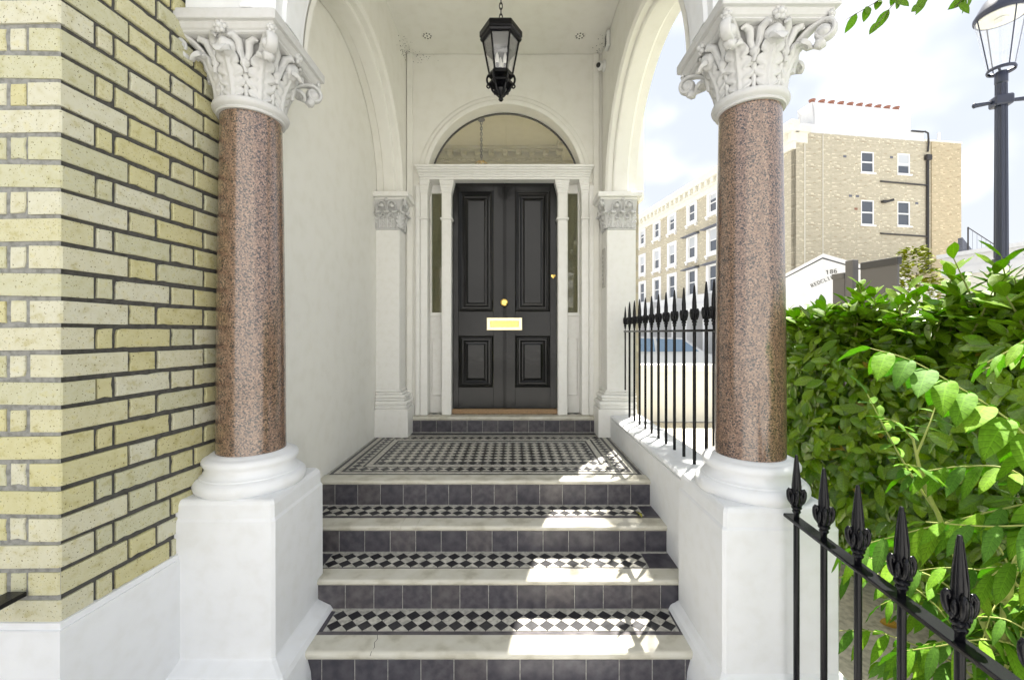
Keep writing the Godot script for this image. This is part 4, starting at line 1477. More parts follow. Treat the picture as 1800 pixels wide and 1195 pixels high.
func porch_lantern() -> void:
	var c := V(-0.082, 3.33, 3.15)
	var h := thing("porch_lantern", "black six-sided lantern on a chain from the porch ceiling", "lantern", c)
	var hexp := func(r: float, y: float, k: int) -> Vector3:
		var a := TAU * k / 6.0
		return Vector3(cos(a) * r, y, sin(a) * r)
	var hex := func(b: MB, pr: Array) -> void:
		for i in pr.size() - 1:
			for k in 6:
				var q := [hexp.call(pr[i].x, pr[i].y, k), hexp.call(pr[i].x, pr[i].y, k + 1), hexp.call(pr[i + 1].x, pr[i + 1].y, k + 1), hexp.call(pr[i + 1].x, pr[i + 1].y, k)]
				var m := (hexp.call(1.0, 0, k) + hexp.call(1.0, 0, k + 1)) as Vector3
				b.poly(q, m.normalized() * (pr[i + 1].y - pr[i].y) + Vector3.UP * (pr[i].x - pr[i + 1].x))
	var b := MB.new()
	# crown and lid
	hex.call(b, [Vector2(0.128, 0.438), Vector2(0.150, 0.444), Vector2(0.155, 0.456), Vector2(0.150, 0.468), Vector2(0.158, 0.474), Vector2(0.158, 0.512), Vector2(0.150, 0.522), Vector2(0.12, 0.532), Vector2(0.055, 0.552), Vector2(0.048, 0.566), Vector2(0.02, 0.578), Vector2(0.012, 0.60), Vector2(0.0, 0.604)])
	hex.call(b, [Vector2(0.001, 0.47), Vector2(0.128, 0.438)])
	obj("lid", b, M.iron, h)
	# dark inner shade behind the upper half of the panes
	b = MB.new()
	hex.call(b, [Vector2(0.106, 0.345), Vector2(0.1255, 0.44)])
	obj("inner_shade", b, M.lead, h)
	b = MB.new()
	hex.call(b, [Vector2(0.0, 0.176), Vector2(0.088, 0.176), Vector2(0.097, 0.182), Vector2(0.097, 0.196), Vector2(0.084, 0.204), Vector2(0.0, 0.206)])
	hex.call(b, [Vector2(0.0, 0.118), Vector2(0.088, 0.118), Vector2(0.095, 0.122), Vector2(0.095, 0.132), Vector2(0.080, 0.136), Vector2(0.060, 0.136)])
	obj("lower_ring", b, M.iron, h)
	for k in 6:
		b = MB.new()
		b.tube([hexp.call(0.086, 0.20, k), hexp.call(0.134, 0.445, k)], 0.0065, 6)
		obj("glazing_bar", b, M.iron, h)
		b = MB.new()
		b.slab([hexp.call(0.083, 0.203, k), hexp.call(0.083, 0.203, k + 1), hexp.call(0.131, 0.445, k + 1), hexp.call(0.131, 0.445, k)], (hexp.call(1, 0, k) + hexp.call(1, 0, k + 1)).normalized() * -1.0, 0.003)
		obj("pane", b, M.glass, h)
		# scrolled brackets below
		b = MB.new()
		b.tube(bez([hexp.call(0.094, 0.19, k), hexp.call(0.104, 0.16, k), hexp.call(0.094, 0.126, k), hexp.call(0.072, 0.102, k), hexp.call(0.060, 0.075, k), hexp.call(0.026, 0.045, k)], 14), 0.008, 6)
		b.tube(bez([hexp.call(0.094, 0.128, k), hexp.call(0.104, 0.108, k), hexp.call(0.090, 0.095, k), hexp.call(0.082, 0.108, k)], 10), 0.006, 6)
		obj("scroll_bracket", b, M.iron, h)
	b = MB.new()
	b.lathe([Vector2(0.0, 0.0), Vector2(0.012, 0.002), Vector2(0.019, 0.012), Vector2(0.014, 0.022), Vector2(0.006, 0.026), Vector2(0.007, 0.034), Vector2(0.020, 0.042), Vector2(0.042, 0.062), Vector2(0.050, 0.078), Vector2(0.046, 0.086), Vector2(0.03, 0.09), Vector2(0.0, 0.092)], 20)
	obj("finial", b, M.iron, h)
	b = MB.new()
	b.lathe([Vector2(0.03, 0.09), Vector2(0.014, 0.12), Vector2(0.012, 0.18), Vector2(0.0, 0.18)], 12)
	obj("stem", b, M.iron, h)
	for k in 3:
		var e := Vector3(cos(TAU * k / 3 + 0.4), 0, sin(TAU * k / 3 + 0.4)) * 0.034
		b = MB.new()
		b.lathe([Vector2(0.0, 0.206), Vector2(0.016, 0.206), Vector2(0.018, 0.212), Vector2(0.0125, 0.216), Vector2(0.0125, 0.268), Vector2(0.0, 0.268)], 12, e)
		var cn := obj("candle_sleeve", b, M.lead, h)
		b = MB.new()
		b.lathe([Vector2(0.0, 0.268), Vector2(0.009, 0.268), Vector2(0.015, 0.285), Vector2(0.0155, 0.30), Vector2(0.011, 0.325), Vector2(0.004, 0.345), Vector2(0.0, 0.35)], 12, e)
		obj("bulb", b, M.bulb, cn)
	for k in 12:
		b = MB.new()
		chain_link(b, Vector3(0, 0.62 + 0.041 * k, 0), 0.027, 0.011, 0.004, k % 2 == 1)
		obj("chain_link", b, M.drain, h)

func fittings() -> void:
	# dome camera and alarm box on the right wall, alarm vents in the ceiling, door panel on the pilaster
	var h := thing("security_camera", "small white dome security camera at the top right corner of the porch", "camera", V(0.903, 4.21, 4.14))
	var b := MB.new()
	b.lathe([Vector2(0, 0), Vector2(0.05, 0), Vector2(0.052, 0.01), Vector2(0.048, 0.02), Vector2(0, 0.02)], 24)
	put("mount", b.mesh(M.plastic), null, h, Transform3D(Basis(Vector3.FORWARD, -PI / 2), Vector3.ZERO))
	b = MB.new()
	b.ball(Vector3(-0.046, 0, 0), Vector3(0.042, 0.042, 0.042), 12, 18)
	obj("body", b, M.plastic, h)
	b = MB.new()
	b.ball(Vector3(-0.066, -0.006, 0.022), Vector3(0.024, 0.024, 0.024), 10, 14)
	obj("lens", b, M.black, h)
	h = thing("alarm_sounder", "slim white box fixed high on the right porch wall under the ceiling", "alarm", V(0.903, 4.25, 3.95))
	b = MB.new()
	b.cbox(Vector3(-0.035, 0, -0.05), Vector3(0.0, 0.15, 0.05), 0.01)
	obj("case", b, M.plastic, h)
	b = MB.new()
	for k in 6:
		b.cbox(Vector3(-0.037, 0.03 + 0.016 * k, -0.03), Vector3(-0.0345, 0.036 + 0.016 * k, 0.03), 0.0)
	obj("grille", b, M.lead, h)
	for s in 2:
		h = thing("ceiling_vent", ["ring of small holes in the porch ceiling left of the lantern", "ring of small holes in the porch ceiling right of the lantern"][s], "vent", V([-0.80, 0.64][s], 4.42, 4.02), "vents in the porch ceiling")
		b = MB.new()
		b.lathe([Vector2(0.0, -0.003), Vector2(0.05, -0.003), Vector2(0.056, 0.0), Vector2(0, 0.001)], 24)
		obj("rim", b, M.cream, h)
		for k in 9:
			b = MB.new()
			var e := Vector3(cos(TAU * k / 8), 0, sin(TAU * k / 8)) * (0.035 if k < 8 else 0.0)
			b.lathe([Vector2(0.0, -0.0042), Vector2(0.008, -0.004), Vector2(0.008, 0.0), Vector2(0, 0.0)], 10, e)
			obj("hole", b, M.black, h)
	h = thing("entry_panel", "narrow metal door entry panel on the side of the right pilaster", "intercom", V(0.903, 2.06, 4.17))
	b = MB.new()
	b.cbox(Vector3(-0.012, 0, -0.05), Vector3(0, 0.38, 0.05), 0.003)
	obj("plate", b, mat(0.5, 0.49, 0.46, 0.35, {metal = 0.8}), h)
	for k in 7:
		b = MB.new()
		b.cbox(Vector3(-0.017, 0.05 + 0.042 * k, -0.012), Vector3(-0.0115, 0.07 + 0.042 * k, 0.012), 0.003)
		obj("button", b, M.plastic, h)

# one railing bar with its cast spear head, y = 0 at the top of the rail
func spear(b: MB) -> void:
	b.lathe([Vector2(0.0, -0.02), Vector2(0.012, -0.02), Vector2(0.013, 0.020), Vector2(0.019, 0.026), Vector2(0.020, 0.031), Vector2(0.015, 0.036), Vector2(0.024, 0.042), Vector2(0.025, 0.048), Vector2(0.015, 0.056), Vector2(0.014, 0.064), Vector2(0.021, 0.080), Vector2(0.024, 0.098), Vector2(0.022, 0.118), Vector2(0.0225, 0.135), Vector2(0.019, 0.165), Vector2(0.0135, 0.21), Vector2(0.0075, 0.258), Vector2(0.006, 0.264), Vector2(0.0, 0.265)], 12)
	for k in 4:
		var e := Basis(Vector3.UP, PI / 2 * k + PI / 4)
		var path := []
		for p in [[0.015, 0.056], [0.021, 0.064], [0.029, 0.076], [0.034, 0.092], [0.035, 0.108], [0.029, 0.117], [0.023, 0.110], [0.025, 0.100]]:
			path.append(e * Vector3(p[0], p[1], 0))
		b.tube(bez(path, 12), [0.005, 0.008, 0.010, 0.011, 0.0115, 0.0115, 0.011, 0.0105, 0.0105, 0.0105, 0.0105, 0.009, 0.006], 8)
		var f := Basis(Vector3.UP, PI / 2 * k)
		b.ball(f * Vector3(0.024, 0.086, 0), Vector3(0.011, 0.022, 0.011), 7, 9)
		b.ball(f * Vector3(0.026, 0.066, 0.006), Vector3(0.009, 0.010, 0.009), 6, 8)
		b.tube([f * Vector3(0.0215, 0.112, 0), f * Vector3(0.0205, 0.16, 0), f * Vector3(0.009, 0.25, 0)], [0.003, 0.003, 0.0015], 5)

func dwarf_wall_railing() -> void:
	# low wall between the right column and the pilaster, and the railing on it
	var w := thing("dwarf_wall", "low white wall with a broad coping under the black side railing", "wall", V(1.06, 0, 3.15))
	var o := w.position
	box("wall_core", V(0.926, 0.0, 2.20) - o, V(1.20, 0.812, 4.12) - o, M.white, w, 0.004)
	box("coping", V(0.922, 0.8125, 2.20) - o, V(1.225, 0.845, 4.06) - o, M.white, w, 0.012)
	var h := thing("side_railing", "black iron railing with spear heads on the low white wall beside the porch", "railing", V(1.079, 0.845, 3.2))
	o = h.position
	box("rail", V(1.063, 1.626, 2.20) - o, V(1.095, 1.640, 4.13) - o, M.iron, h, 0.003)
	var sp := MB.new()
	spear(sp)
	var sm := sp.mesh(M.iron)
	var bb := MB.new()
	bb.lathe([Vector2(0.0, 0.0), Vector2(0.0098, 0.0), Vector2(0.0098, 0.79), Vector2(0.0, 0.79)], 10)
	var bm := bb.mesh(M.iron)
	for k in 13:
		var d := 4.066 - 0.1545 * k
		if k == 12:
			d = 2.275
		var bar := put("bar", bm, null, h, Transform3D(Basis(), V(1.079, 0.843, d) - o))
		put("spear_head", sm, null, bar, Transform3D(Basis(Vector3.UP, rng.randf_range(-0.12, 0.12)).scaled(Vector3(0.60, 1, 0.60)), Vector3(0, 0.797, 0)))

func front_railing() -> void:
	var h := thing("front_railing", "black iron railing with spear heads running from the right pedestal towards the street", "railing", V(1.10, 0, 1.0))
	var o := h.position
	var A := V(1.155, 0.87, 1.778)
	var B := V(1.015, 0.87, 0.12)
	var dir := (B - A).normalized()
	var sd := dir.cross(Vector3.UP)
	var b := MB.new()
	b.cbox(Vector3(0, -0.014, -0.024), Vector3((B - A).length(), 0.0, 0.024), 0.003, Transform3D(Basis(dir, Vector3.UP, sd), A - o))
	obj("rail", b, M.iron, h)
	b = MB.new()
	b.cbox(Vector3(0, -0.734, -0.02), Vector3((B - A).length(), -0.72, 0.02), 0.003, Transform3D(Basis(dir, Vector3.UP, sd), A - o))
	obj("lower_rail", b, M.iron, h)
	var sp := MB.new()
	spear(sp)
	var sm := sp.mesh(M.iron)
	var bb := MB.new()
	bb.lathe([Vector2(0.0, -0.87), Vector2(0.011, -0.87), Vector2(0.011, 0.0), Vector2(0.0, 0.0)], 12)
	var bm := bb.mesh(M.iron)
	for k in 10:
		var p := A + dir * (0.055 + 0.1715 * k)
		var bar := put("bar", bm, null, h, Transform3D(Basis(), p - o))
		put("spear_head", sm, null, bar, Transform3D(Basis(Vector3.UP, 0.35 + rng.randf_range(-0.12, 0.12)).scaled(Vector3(0.78, 0.97, 0.78)), Vector3(0, 0.001, 0)))

func area_handrail() -> void:
	var h := thing("area_railing", "end of a black iron rail fixed to the front of the brick bay", "railing", V(-1.62, 0.66, 1.40))
	var o := h.position
	var b := MB.new()
	b.cbox(V(-1.665, 0.752, 0.3) - o, V(-1.600, 0.768, 1.408) - o, 0.003)
	obj("rail", b, M.iron, h)
	for k in 6:
		b = MB.new()
		b.lathe([Vector2(0.0, -0.66), Vector2(0.011, -0.66), Vector2(0.011, 0.105), Vector2(0.0, 0.105)], 10, V(-1.63, 0.66, 1.03 - 0.15 * k) - o)
		obj("bar", b, M.iron, h)

# flat facing with rectangular holes: x to the right, y up, z outwards in the frame xf
func pierced(b: MB, xf: Transform3D, w: float, y0: float, y1: float, holes: Array, z0: float, z1: float) -> void:
	var xs := [0.0, w]
	for r in holes:
		xs.append(r.position.x)
		xs.append(r.end.x)
	xs.sort()
	for i in xs.size() - 1:
		if xs[i + 1] - xs[i] < 0.001:
			continue
		var mid: float = (xs[i] + xs[i + 1]) / 2.0
		var cuts := [y0]
		for r in holes:
			if mid > r.position.x and mid < r.end.x:
				cuts.append(r.position.y)
				cuts.append(r.end.y)
		cuts.append(y1)
		cuts.sort()
		for k in range(0, cuts.size(), 2):
			b.cbox(Vector3(xs[i], cuts[k], z0), Vector3(xs[i + 1], cuts[k + 1], z1), 0.0, xf)

# sash window set in a wall: origin at the middle of the sill line, ex along the wall, en outwards
func sash(parent: Node, at: Vector3, ex: Vector3, en: Vector3, w: float, hgt: float, surround := 0.0, blind := 0.0) -> void:
	var xf := Transform3D(Basis(ex, Vector3.UP, en), at)
	var b := MB.new()
	if surround > 0.0:
		b.cbox(Vector3(-w / 2 - surround, -0.22, -0.02), Vector3(-w / 2, hgt + 0.22, 0.07), 0.0)
		b.cbox(Vector3(w / 2, -0.22, -0.02), Vector3(w / 2 + surround, hgt + 0.22, 0.07), 0.0)
		b.cbox(Vector3(-w / 2, hgt, -0.02), Vector3(w / 2, hgt + 0.22, 0.068), 0.0)
		b.cbox(Vector3(-w / 2 - surround - 0.08, -0.36, -0.02), Vector3(w / 2 + surround + 0.08, -0.22, 0.2), 0.0)
		b.cbox(Vector3(-w / 2 - surround + 0.02, -0.55, -0.02), Vector3(-w / 2 - surround + 0.2, -0.36, 0.16), 0.0)
		b.cbox(Vector3(w / 2 + surround - 0.2, -0.55, -0.02), Vector3(w / 2 + surround - 0.02, -0.36, 0.16), 0.0)
		b.cbox(Vector3(-w / 2, -0.22, -0.02), Vector3(w / 2, 0.0, 0.066), 0.0)
	else:
		b.cbox(Vector3(-w / 2 - 0.06, -0.1, -0.1), Vector3(w / 2 + 0.1, 0.0, 0.07), 0.0)
	var bars := 0.07
	b.cbox(Vector3(-w / 2, 0.0, -0.09), Vector3(-w / 2 + bars, hgt, -0.01), 0.0)
	b.cbox(Vector3(w / 2 - bars, 0.0, -0.09), Vector3(w / 2, hgt, -0.01), 0.0)
	b.cbox(Vector3(-w / 2 + bars, 0.0, -0.088), Vector3(w / 2 - bars, bars, -0.012), 0.0)
	b.cbox(Vector3(-w / 2 + bars, hgt - bars, -0.088), Vector3(w / 2 - bars, hgt, -0.012), 0.0)
	b.cbox(Vector3(-w / 2 + bars, hgt / 2 - 0.04, -0.086), Vector3(w / 2 - bars, hgt / 2 + 0.04, -0.014), 0.0)
	var win := put("window", b.mesh(M.joinery), null, parent, xf)
	for k in 2:
		b = MB.new()
		b.cbox(Vector3(-w / 2 + bars, bars if k == 0 else hgt / 2 + 0.04, -0.075), Vector3(w / 2 - bars, hgt / 2 - 0.04 if k == 0 else hgt - bars, -0.06), 0.0)
		put("pane", b.mesh(M.pane), null, win)
	if blind > 0.0:
		b = MB.new()
		b.cbox(Vector3(-w / 2 + bars, hgt * (1.0 - blind), -0.058), Vector3(w / 2 - bars, hgt - bars, -0.055), 0.0)
		put("blind", b.mesh(M.curtain), null, win)

func terrace() -> void:
	var C := V(17.3, 0, 26.2)
	var ss := [4.9, 8.05, 11.05, 14.4, 17.4, 20.7, 24.0, 27.3, 30.6]
	var h := thing("brick_terrace", "long pale brick terrace with white window surrounds, gable end and white chimney stack", "terrace", C)
	var ef := Vector3(-0.1454, 0, -0.9894)   # along the street front, away
	var nf := Vector3(-0.9894, 0, 0.1454)
	var eg := Vector3(0.9894, 0, -0.1454)    # along the gable
	var ng := Vector3(-0.1454, 0, -0.9894) * -1.0
	var F := Basis(ef, Vector3.UP, nf)
	var G := Basis(eg, Vector3.UP, ng)
	# body
	var b := MB.new()
	b.slab([eg * 0.16 + ef * 0.16, eg * 12.25 + ef * 0.16, eg * 12.25 + ef * 40, eg * 0.16 + ef * 40], Vector3.UP, 14.0)
	var holes := []
	for x in ss:
		holes.append(Rect2(x - 0.475, 11.35, 0.95, 1.45))
		holes.append(Rect2(x - 0.5, 8.15, 1.0, 1.85))
		holes.append(Rect2(x - 0.525, 4.95, 1.05, 2.1))
	pierced(b, Transform3D(F, Vector3.ZERO), 40.0, 0.0, 14.0, holes, -0.17, 0.0)
	holes = []
	for q in [[5.2, 11.75, 1.32], [7.85, 11.80, 1.32], [5.2, 8.45, 1.56], [7.85, 8.48, 1.56]]:
		holes.append(Rect2(q[0] * 1.0108 - 0.475, q[1], 0.95, q[2]))
	pierced(b, Transform3D(G, Vector3.ZERO), 12.25, 0.0, 14.0, holes, -0.165, 0.0)
	obj("wall", b, M.stock, h)
	b = MB.new()
	b.slab([Vector3.UP * 14.002 + eg * 0.3 + ef * 0.5, Vector3.UP * 14.002 + eg * 12 + ef * 0.5, Vector3.UP * 14.002 + eg * 12 + ef * 39.5, Vector3.UP * 14.002 + eg * 0.3 + ef * 39.5], Vector3.UP, 0.4)
	obj("roof", b, M.roof_slate, h)
	# stucco ground floor
	b = MB.new()
	b.cbox(Vector3(-0.06, 0, -0.1), Vector3(40, 4.2, 0.10), 0.0, Transform3D(F, Vector3.ZERO))
	b.cbox(Vector3(-0.08, 4.2, -0.1), Vector3(40, 4.42, 0.28), 0.0, Transform3D(F, Vector3.ZERO))
	obj("ground_floor", b, M.render_white, h)
	for k in 9:
		b = MB.new()
		var x := 3.0 + 4.6 * k
		b.cbox(Vector3(x - 1.5, 0, 0.1), Vector3(x - 1.1, 3.3, 1.9), 0.0, Transform3D(F, Vector3.ZERO))
		b.cbox(Vector3(x + 1.1, 0, 0.1), Vector3(x + 1.5, 3.3, 1.9), 0.0, Transform3D(F, Vector3.ZERO))
		b.cbox(Vector3(x - 1.65, 3.3, 0.1), Vector3(x + 1.65, 3.9, 2.05), 0.0, Transform3D(F, Vector3.ZERO))
		b.cbox(Vector3(x - 1.5, 3.9, 0.1), Vector3(x + 1.5, 4.6, 1.8), 0.0, Transform3D(F, Vector3.ZERO))
		obj("porch", b, M.render_white, h)
	# cornice with blocks
	b = MB.new()
	b.cbox(Vector3(-0.1, 12.9, -0.1), Vector3(40, 13.35, 0.16), 0.0, Transform3D(F, Vector3.ZERO))
	b.cbox(Vector3(-0.3, 13.9, -0.2), Vector3(40, 14.25, 0.55), 0.0, Transform3D(F, Vector3.ZERO))
	b.cbox(Vector3(-0.15, 13.35, -0.15), Vector3(40, 13.9, 0.24), 0.0, Transform3D(F, Vector3.ZERO))
	b.cbox(Vector3(-0.25, 14.25, -0.2), Vector3(40, 14.62, 0.35), 0.0, Transform3D(F, Vector3.ZERO))
	# return round the gable corner
	b.cbox(Vector3(0.0, 13.3, -0.1), Vector3(0.9, 13.9, 0.10), 0.0, Transform3D(G, Vector3.ZERO))
	b.cbox(Vector3(0.0, 13.9, -0.1), Vector3(1.0, 14.25, 0.28), 0.0, Transform3D(G, Vector3.ZERO))
	var cor := obj("cornice", b, M.render_cream, h)
	for k in 48:
		b = MB.new()
		b.cbox(Vector3(0.2 + 0.8 * k, 13.5, 0.24), Vector3(0.5 + 0.8 * k, 13.9, 0.48), 0.0, Transform3D(F, Vector3.ZERO))
		obj("cornice_block", b, M.render_cream, cor)
	# windows of the street front
	for k in ss.size():
		var two: bool = k < 3
		sash(h, ef * ss[k] + Vector3.UP * 11.35, -ef, nf, 0.95, 1.45, 0.32, 0.3 if k % 2 else 0.0)
		sash(h, ef * ss[k] + Vector3.UP * 8.15, -ef, nf, 1.0, 1.85, 0.34, 0.5)
		sash(h, ef * ss[k] + Vector3.UP * 4.95, -ef, nf, 1.05, 2.1, 0.36, 0.0)
		if two:
			for y in [10.28, 7.38]:
				b = MB.new()
				b.poly([F * Vector3(ss[k] - 1.1, y, 0.02), F * Vector3(ss[k] + 1.1, y, 0.02), F * Vector3(ss[k] + 1.1, y - 0.16, 0.45), F * Vector3(ss[k] - 1.1, y - 0.16, 0.45)], Vector3.UP)
				b.cbox(Vector3(ss[k] - 1.12, y - 0.24, -0.02), Vector3(ss[k] + 1.12, y - 0.161, 0.47), 0.0, Transform3D(F, Vector3.ZERO))
				obj("window_hood", b, M.roof_slate, h)
	# gable end
	var gx := func(t: float, y: float, z := 0.0) -> Vector3:
		return eg * (t * 1.0108) + Vector3.UP * y + ng * z
	sash(h, gx.call(5.2, 11.75), eg, ng, 0.95, 1.32)
	sash(h, gx.call(7.85, 11.80), eg, ng, 0.95, 1.32, 0.0, 0.6)
	sash(h, gx.call(5.2, 8.45), eg, ng, 0.95, 1.56)
	sash(h, gx.call(7.85, 8.48), eg, ng, 0.95, 1.56)
	b = MB.new()
	b.cbox(Vector3(0.55, 14.002, -0.45), Vector3(9.45, 14.55, 0.0), 0.0, Transform3D(G, Vector3.ZERO))
	obj("parapet", b, M.render_white, h)
	b = MB.new()
	b.cbox(Vector3(9.5, 14.002, -0.5), Vector3(12.35, 14.12, 0.06), 0.0, Transform3D(G, Vector3.ZERO))
	obj("coping", b, M.render_cream, h)
	b = MB.new()
	b.slab([gx.call(1.45, 14.55, 0.004), gx.call(8.35, 14.55, 0.004), gx.call(8.35, 15.55, 0.004), gx.call(8.6, 15.9, 0.004), gx.call(1.25, 15.9, 0.004), gx.call(1.45, 15.55, 0.004)], -ng, 1.1)
	var stack := obj("chimney_stack", b, M.render_white, h)
	b = MB.new()
	b.cbox(Vector3(8.5, 14.552, -0.5), Vector3(9.4, 14.64, 0.06), 0.0, Transform3D(G, Vector3.ZERO))
	obj("coping", b, M.drain, h)
	for k in 10:
		b = MB.new()
		var c: Vector3 = gx.call(1.75 + 0.68 * k, 15.84, -0.5)
		b.lathe([Vector2(0.17, -0.02), Vector2(0.17, 0.3), Vector2(0.15, 0.34), Vector2(0.15, 0.42), Vector2(0.19, 0.44), Vector2(0.19, 0.5), Vector2(0.12, 0.52), Vector2(0.0, 0.45)], 12, c)
		obj("chimney_pot", b, M.pot, stack)
	b = MB.new()
	b.lathe([Vector2(0.0, 0), Vector2(0.09, 0), Vector2(0.09, 0.75), Vector2(0, 0.78)], 10, gx.call(11.0, 14.1, -0.4))
	obj("flue", b, M.render_white, h)
	# rainwater pipe, hopper and the waste pipes to it
	b = MB.new()
	b.tube([gx.call(9.3, 14.6, 0.08), gx.call(9.55, 14.5, 0.09), gx.call(9.6, 13.9, 0.09), gx.call(9.53, 13.3, 0.09)], 0.05, 8)
	b.cbox(Vector3(9.44, 12.75, 0.02), Vector3(9.84, 13.1, 0.22), 0.03, Transform3D(G, Vector3.ZERO))
	b.tube([gx.call(9.53, 12.8, 0.09), gx.call(9.53, 0.0, 0.09)], 0.075, 10)
	var pipe := obj("drain_pipe", b, M.drain, h)
	for y in [11.15, 7.85]:
		b = MB.new()
		b.tube([gx.call(6.1, y + 0.1, 0.0), gx.call(6.15, y + 0.06, 0.09), gx.call(9.53, y - 0.02, 0.09)], 0.05, 8)
		obj("waste_pipe", b, M.drain, pipe)
	b = MB.new()
	b.tube([gx.call(0.75, 13.3, 0.03), gx.call(0.75, 0, 0.03)], 0.03, 6)
	b.tube([gx.call(2.0, 13.9, 0.03), gx.call(2.0, 0, 0.03)], 0.025, 6)
	obj("cable", b, M.render_cream, h)
	b = MB.new()
	b.cbox(gx.call(6.15, 9.85, 0.0), gx.call(6.45, 10.0, 0.25), 0.03)
	b.tube([gx.call(6.3, 9.9, 0.1), gx.call(6.7, 10.0, 0.35)], 0.08, 8)
	obj("flood_light", b, M.drain, h)
	for q in [[6.9, 12.75], [3.9, 10.15], [4.4, 10.15], [4.3, 9.35], [8.8, 9.9], [3.5, 12.6]]:
		b = MB.new()
		b.cbox(Vector3(q[0], q[1], -0.02), Vector3(q[0] + 0.22, q[1] + 0.14, 0.012), 0.0, Transform3D(G, Vector3.ZERO))
		obj("air_brick", b, M.pot if q[0] == 4.3 else M.roof_slate, h)
	b = MB.new()
	b.cbox(Vector3(9.98, 0.0, -0.1), Vector3(12.26, 14.0, 0.06), 0.0, Transform3D(G, Vector3.ZERO))
	obj("brick_pier", b, M.stock_warm, h)

func background_small() -> void:
	# cream garden wall beyond the railing
	var w := thing("garden_wall", "low cream garden wall with plain coping beyond the side railing", "wall", V(4.5, 0, 7.85))
	box("wall_core", Vector3(-3.2, 0, -0.11), Vector3(5.0, 0.90, 0.11), M.cream_wall, w, 0.004)
	box("coping", Vector3(-3.22, 0.902, -0.14), Vector3(5.02, 1.045, 0.14), M.cream_wall, w, 0.012)
	# car parked beyond
	car()
	# little white gabled front with lettering
	var h := thing("gabled_building", "small white gabled building with black lettering and a slate roof", "building", V(9.4, 0, 12.9))
	var e := Vector3(0.9, 0, 0.436).normalized()
	var nn := Vector3(-0.436, 0, 0.9).normalized()
	var b := MB.new()
	var P := func(x: float, y: float, z := 0.0) -> Vector3:
		return e * x + Vector3.UP * y + nn * z
	b.slab([P.call(-2.0, 0.0), P.call(2.6, 0.0), P.call(2.6, 2.75), P.call(0.0, 3.86), P.call(-2.0, 2.75)], -nn, 3.0)
	obj("front", b, M.render_white, h)
	b = MB.new()
	for s in [[-2.05, 2.74, 0.0, 3.90], [0.0, 3.90, 2.65, 2.74]]:
		b.slab([P.call(s[0], s[1], 0.02), P.call(s[2], s[3], 0.02), P.call(s[2], s[3] + 0.10, 0.02), P.call(s[0], s[1] + 0.10, 0.02)], nn, 0.10)
	obj("coping", b, M.render_white, h)
	b = MB.new()
	b.slab([P.call(0.0, 3.90, -0.05), P.call(2.75, 2.74, -0.05), P.call(2.75, 2.80, -0.05), P.call(0.0, 3.98, -0.05)], -nn, 3.2)
	b.slab([P.call(0.0, 3.90, -0.05), P.call(-2.1, 2.74, -0.05), P.call(-2.1, 2.80, -0.05), P.call(0.0, 3.98, -0.05)], -nn, 3.2)
	obj("roof", b, M.roof_slate, h)
	var fnt := SystemFont.new()
	fnt.font_names = PackedStringArray(["Droid Sans"])
	var word := func(ch: String, x: float, y: float, size: float, turn: float) -> void:
		var tm := TextMesh.new()
		tm.text = ch
		tm.font = fnt
		tm.font_size = 32
		tm.pixel_size = size / 24.0
		tm.depth = 0.012
		put("letter", tm, M.letters, h, Transform3D(Basis(e, Vector3.UP, nn) * Basis(Vector3.BACK, turn), P.call(x, y, 0.008)))
	var yr := "186"
	for k in 3:
		word.call(yr[k], 0.12 + 0.098 * k, 3.44 + 0.01 * k, 0.125, 0.06)
	var rd := "REDCLIFF"
	for k in 8:
		var a := lerpf(0.5, 0.36, k / 7.0)
		word.call(rd[k], -0.26 + 0.082 * k, 3.06 + 0.042 * k - 0.001 * k * k, 0.105, a)
	# dark grey hoarding panels on posts behind the hedge
	h = thing("grey_hoarding", "two dark grey boarded panels on a square post behind the hedge", "hoarding", V(4.9, 0, 6.0))
	var hd := Vector3(-0.147, 0, -0.989).normalized()
	var hn := Vector3(0.989, 0, -0.147) * -1.0
	var X := Basis(hd, Vector3.UP, hn)
	b = MB.new()
	b.cbox(Vector3(-0.52, 0.1, -0.02), Vector3(-0.02, 2.60, 0.02), 0.006, Transform3D(X, Vector3(0.0, 0, 0)))
	obj("panel", b, M.hoarding, h)
	b = MB.new()
	b.cbox(Vector3(-0.54, 2.50, -0.03), Vector3(-0.03, 2.60, 0.035), 0.006, Transform3D(X, Vector3.ZERO))
	obj("panel_cap", b, M.hoarding_dark, h)
	b = MB.new()
	b.cbox(Vector3(-0.06, 0.0, -0.05), Vector3(0.06, 2.66, 0.05), 0.006, Transform3D(X, Vector3(-0.02, 0, -0.12)))
	obj("post", b, M.hoarding, h)
	b = MB.new()
	b.cbox(Vector3(0.12, 0.1, -0.02), Vector3(0.32, 2.50, 0.02), 0.006, Transform3D(X, Vector3(-0.01, 0, -0.10)))
	obj("panel", b, M.hoarding, h)
	b = MB.new()
	b.cbox(Vector3(0.12, 2.42, 0.02), Vector3(0.32, 2.50, 0.035), 0.004, Transform3D(X, Vector3(-0.01, 0, -0.10)))
	obj("panel_cap", b, M.hoarding, h)
	# low white building with a roof railing beyond the gable
	h = thing("low_building", "low white rendered building with a roof terrace railing beside the gable end", "building", V(23.4, 0, 19.5))
	var lf := Vector3(0.147, 0, 0.989)   # towards the camera side
	var ln := Vector3(-0.989, 0, 0.147)
	b = MB.new()
	var K := Basis(lf, Vector3.UP, ln)
	b.cbox(Vector3(-8.0, 0, -6.0), Vector3(8.0, 4.6, 0.0), 0.0, Transform3D(K, Vector3.ZERO))
	obj("wall", b, M.render_cream, h)
	b = MB.new()
	b.cbox(Vector3(-3.2, 4.6, -6.0), Vector3(8.1, 5.0, 0.15), 0.0, Transform3D(K, Vector3.ZERO))
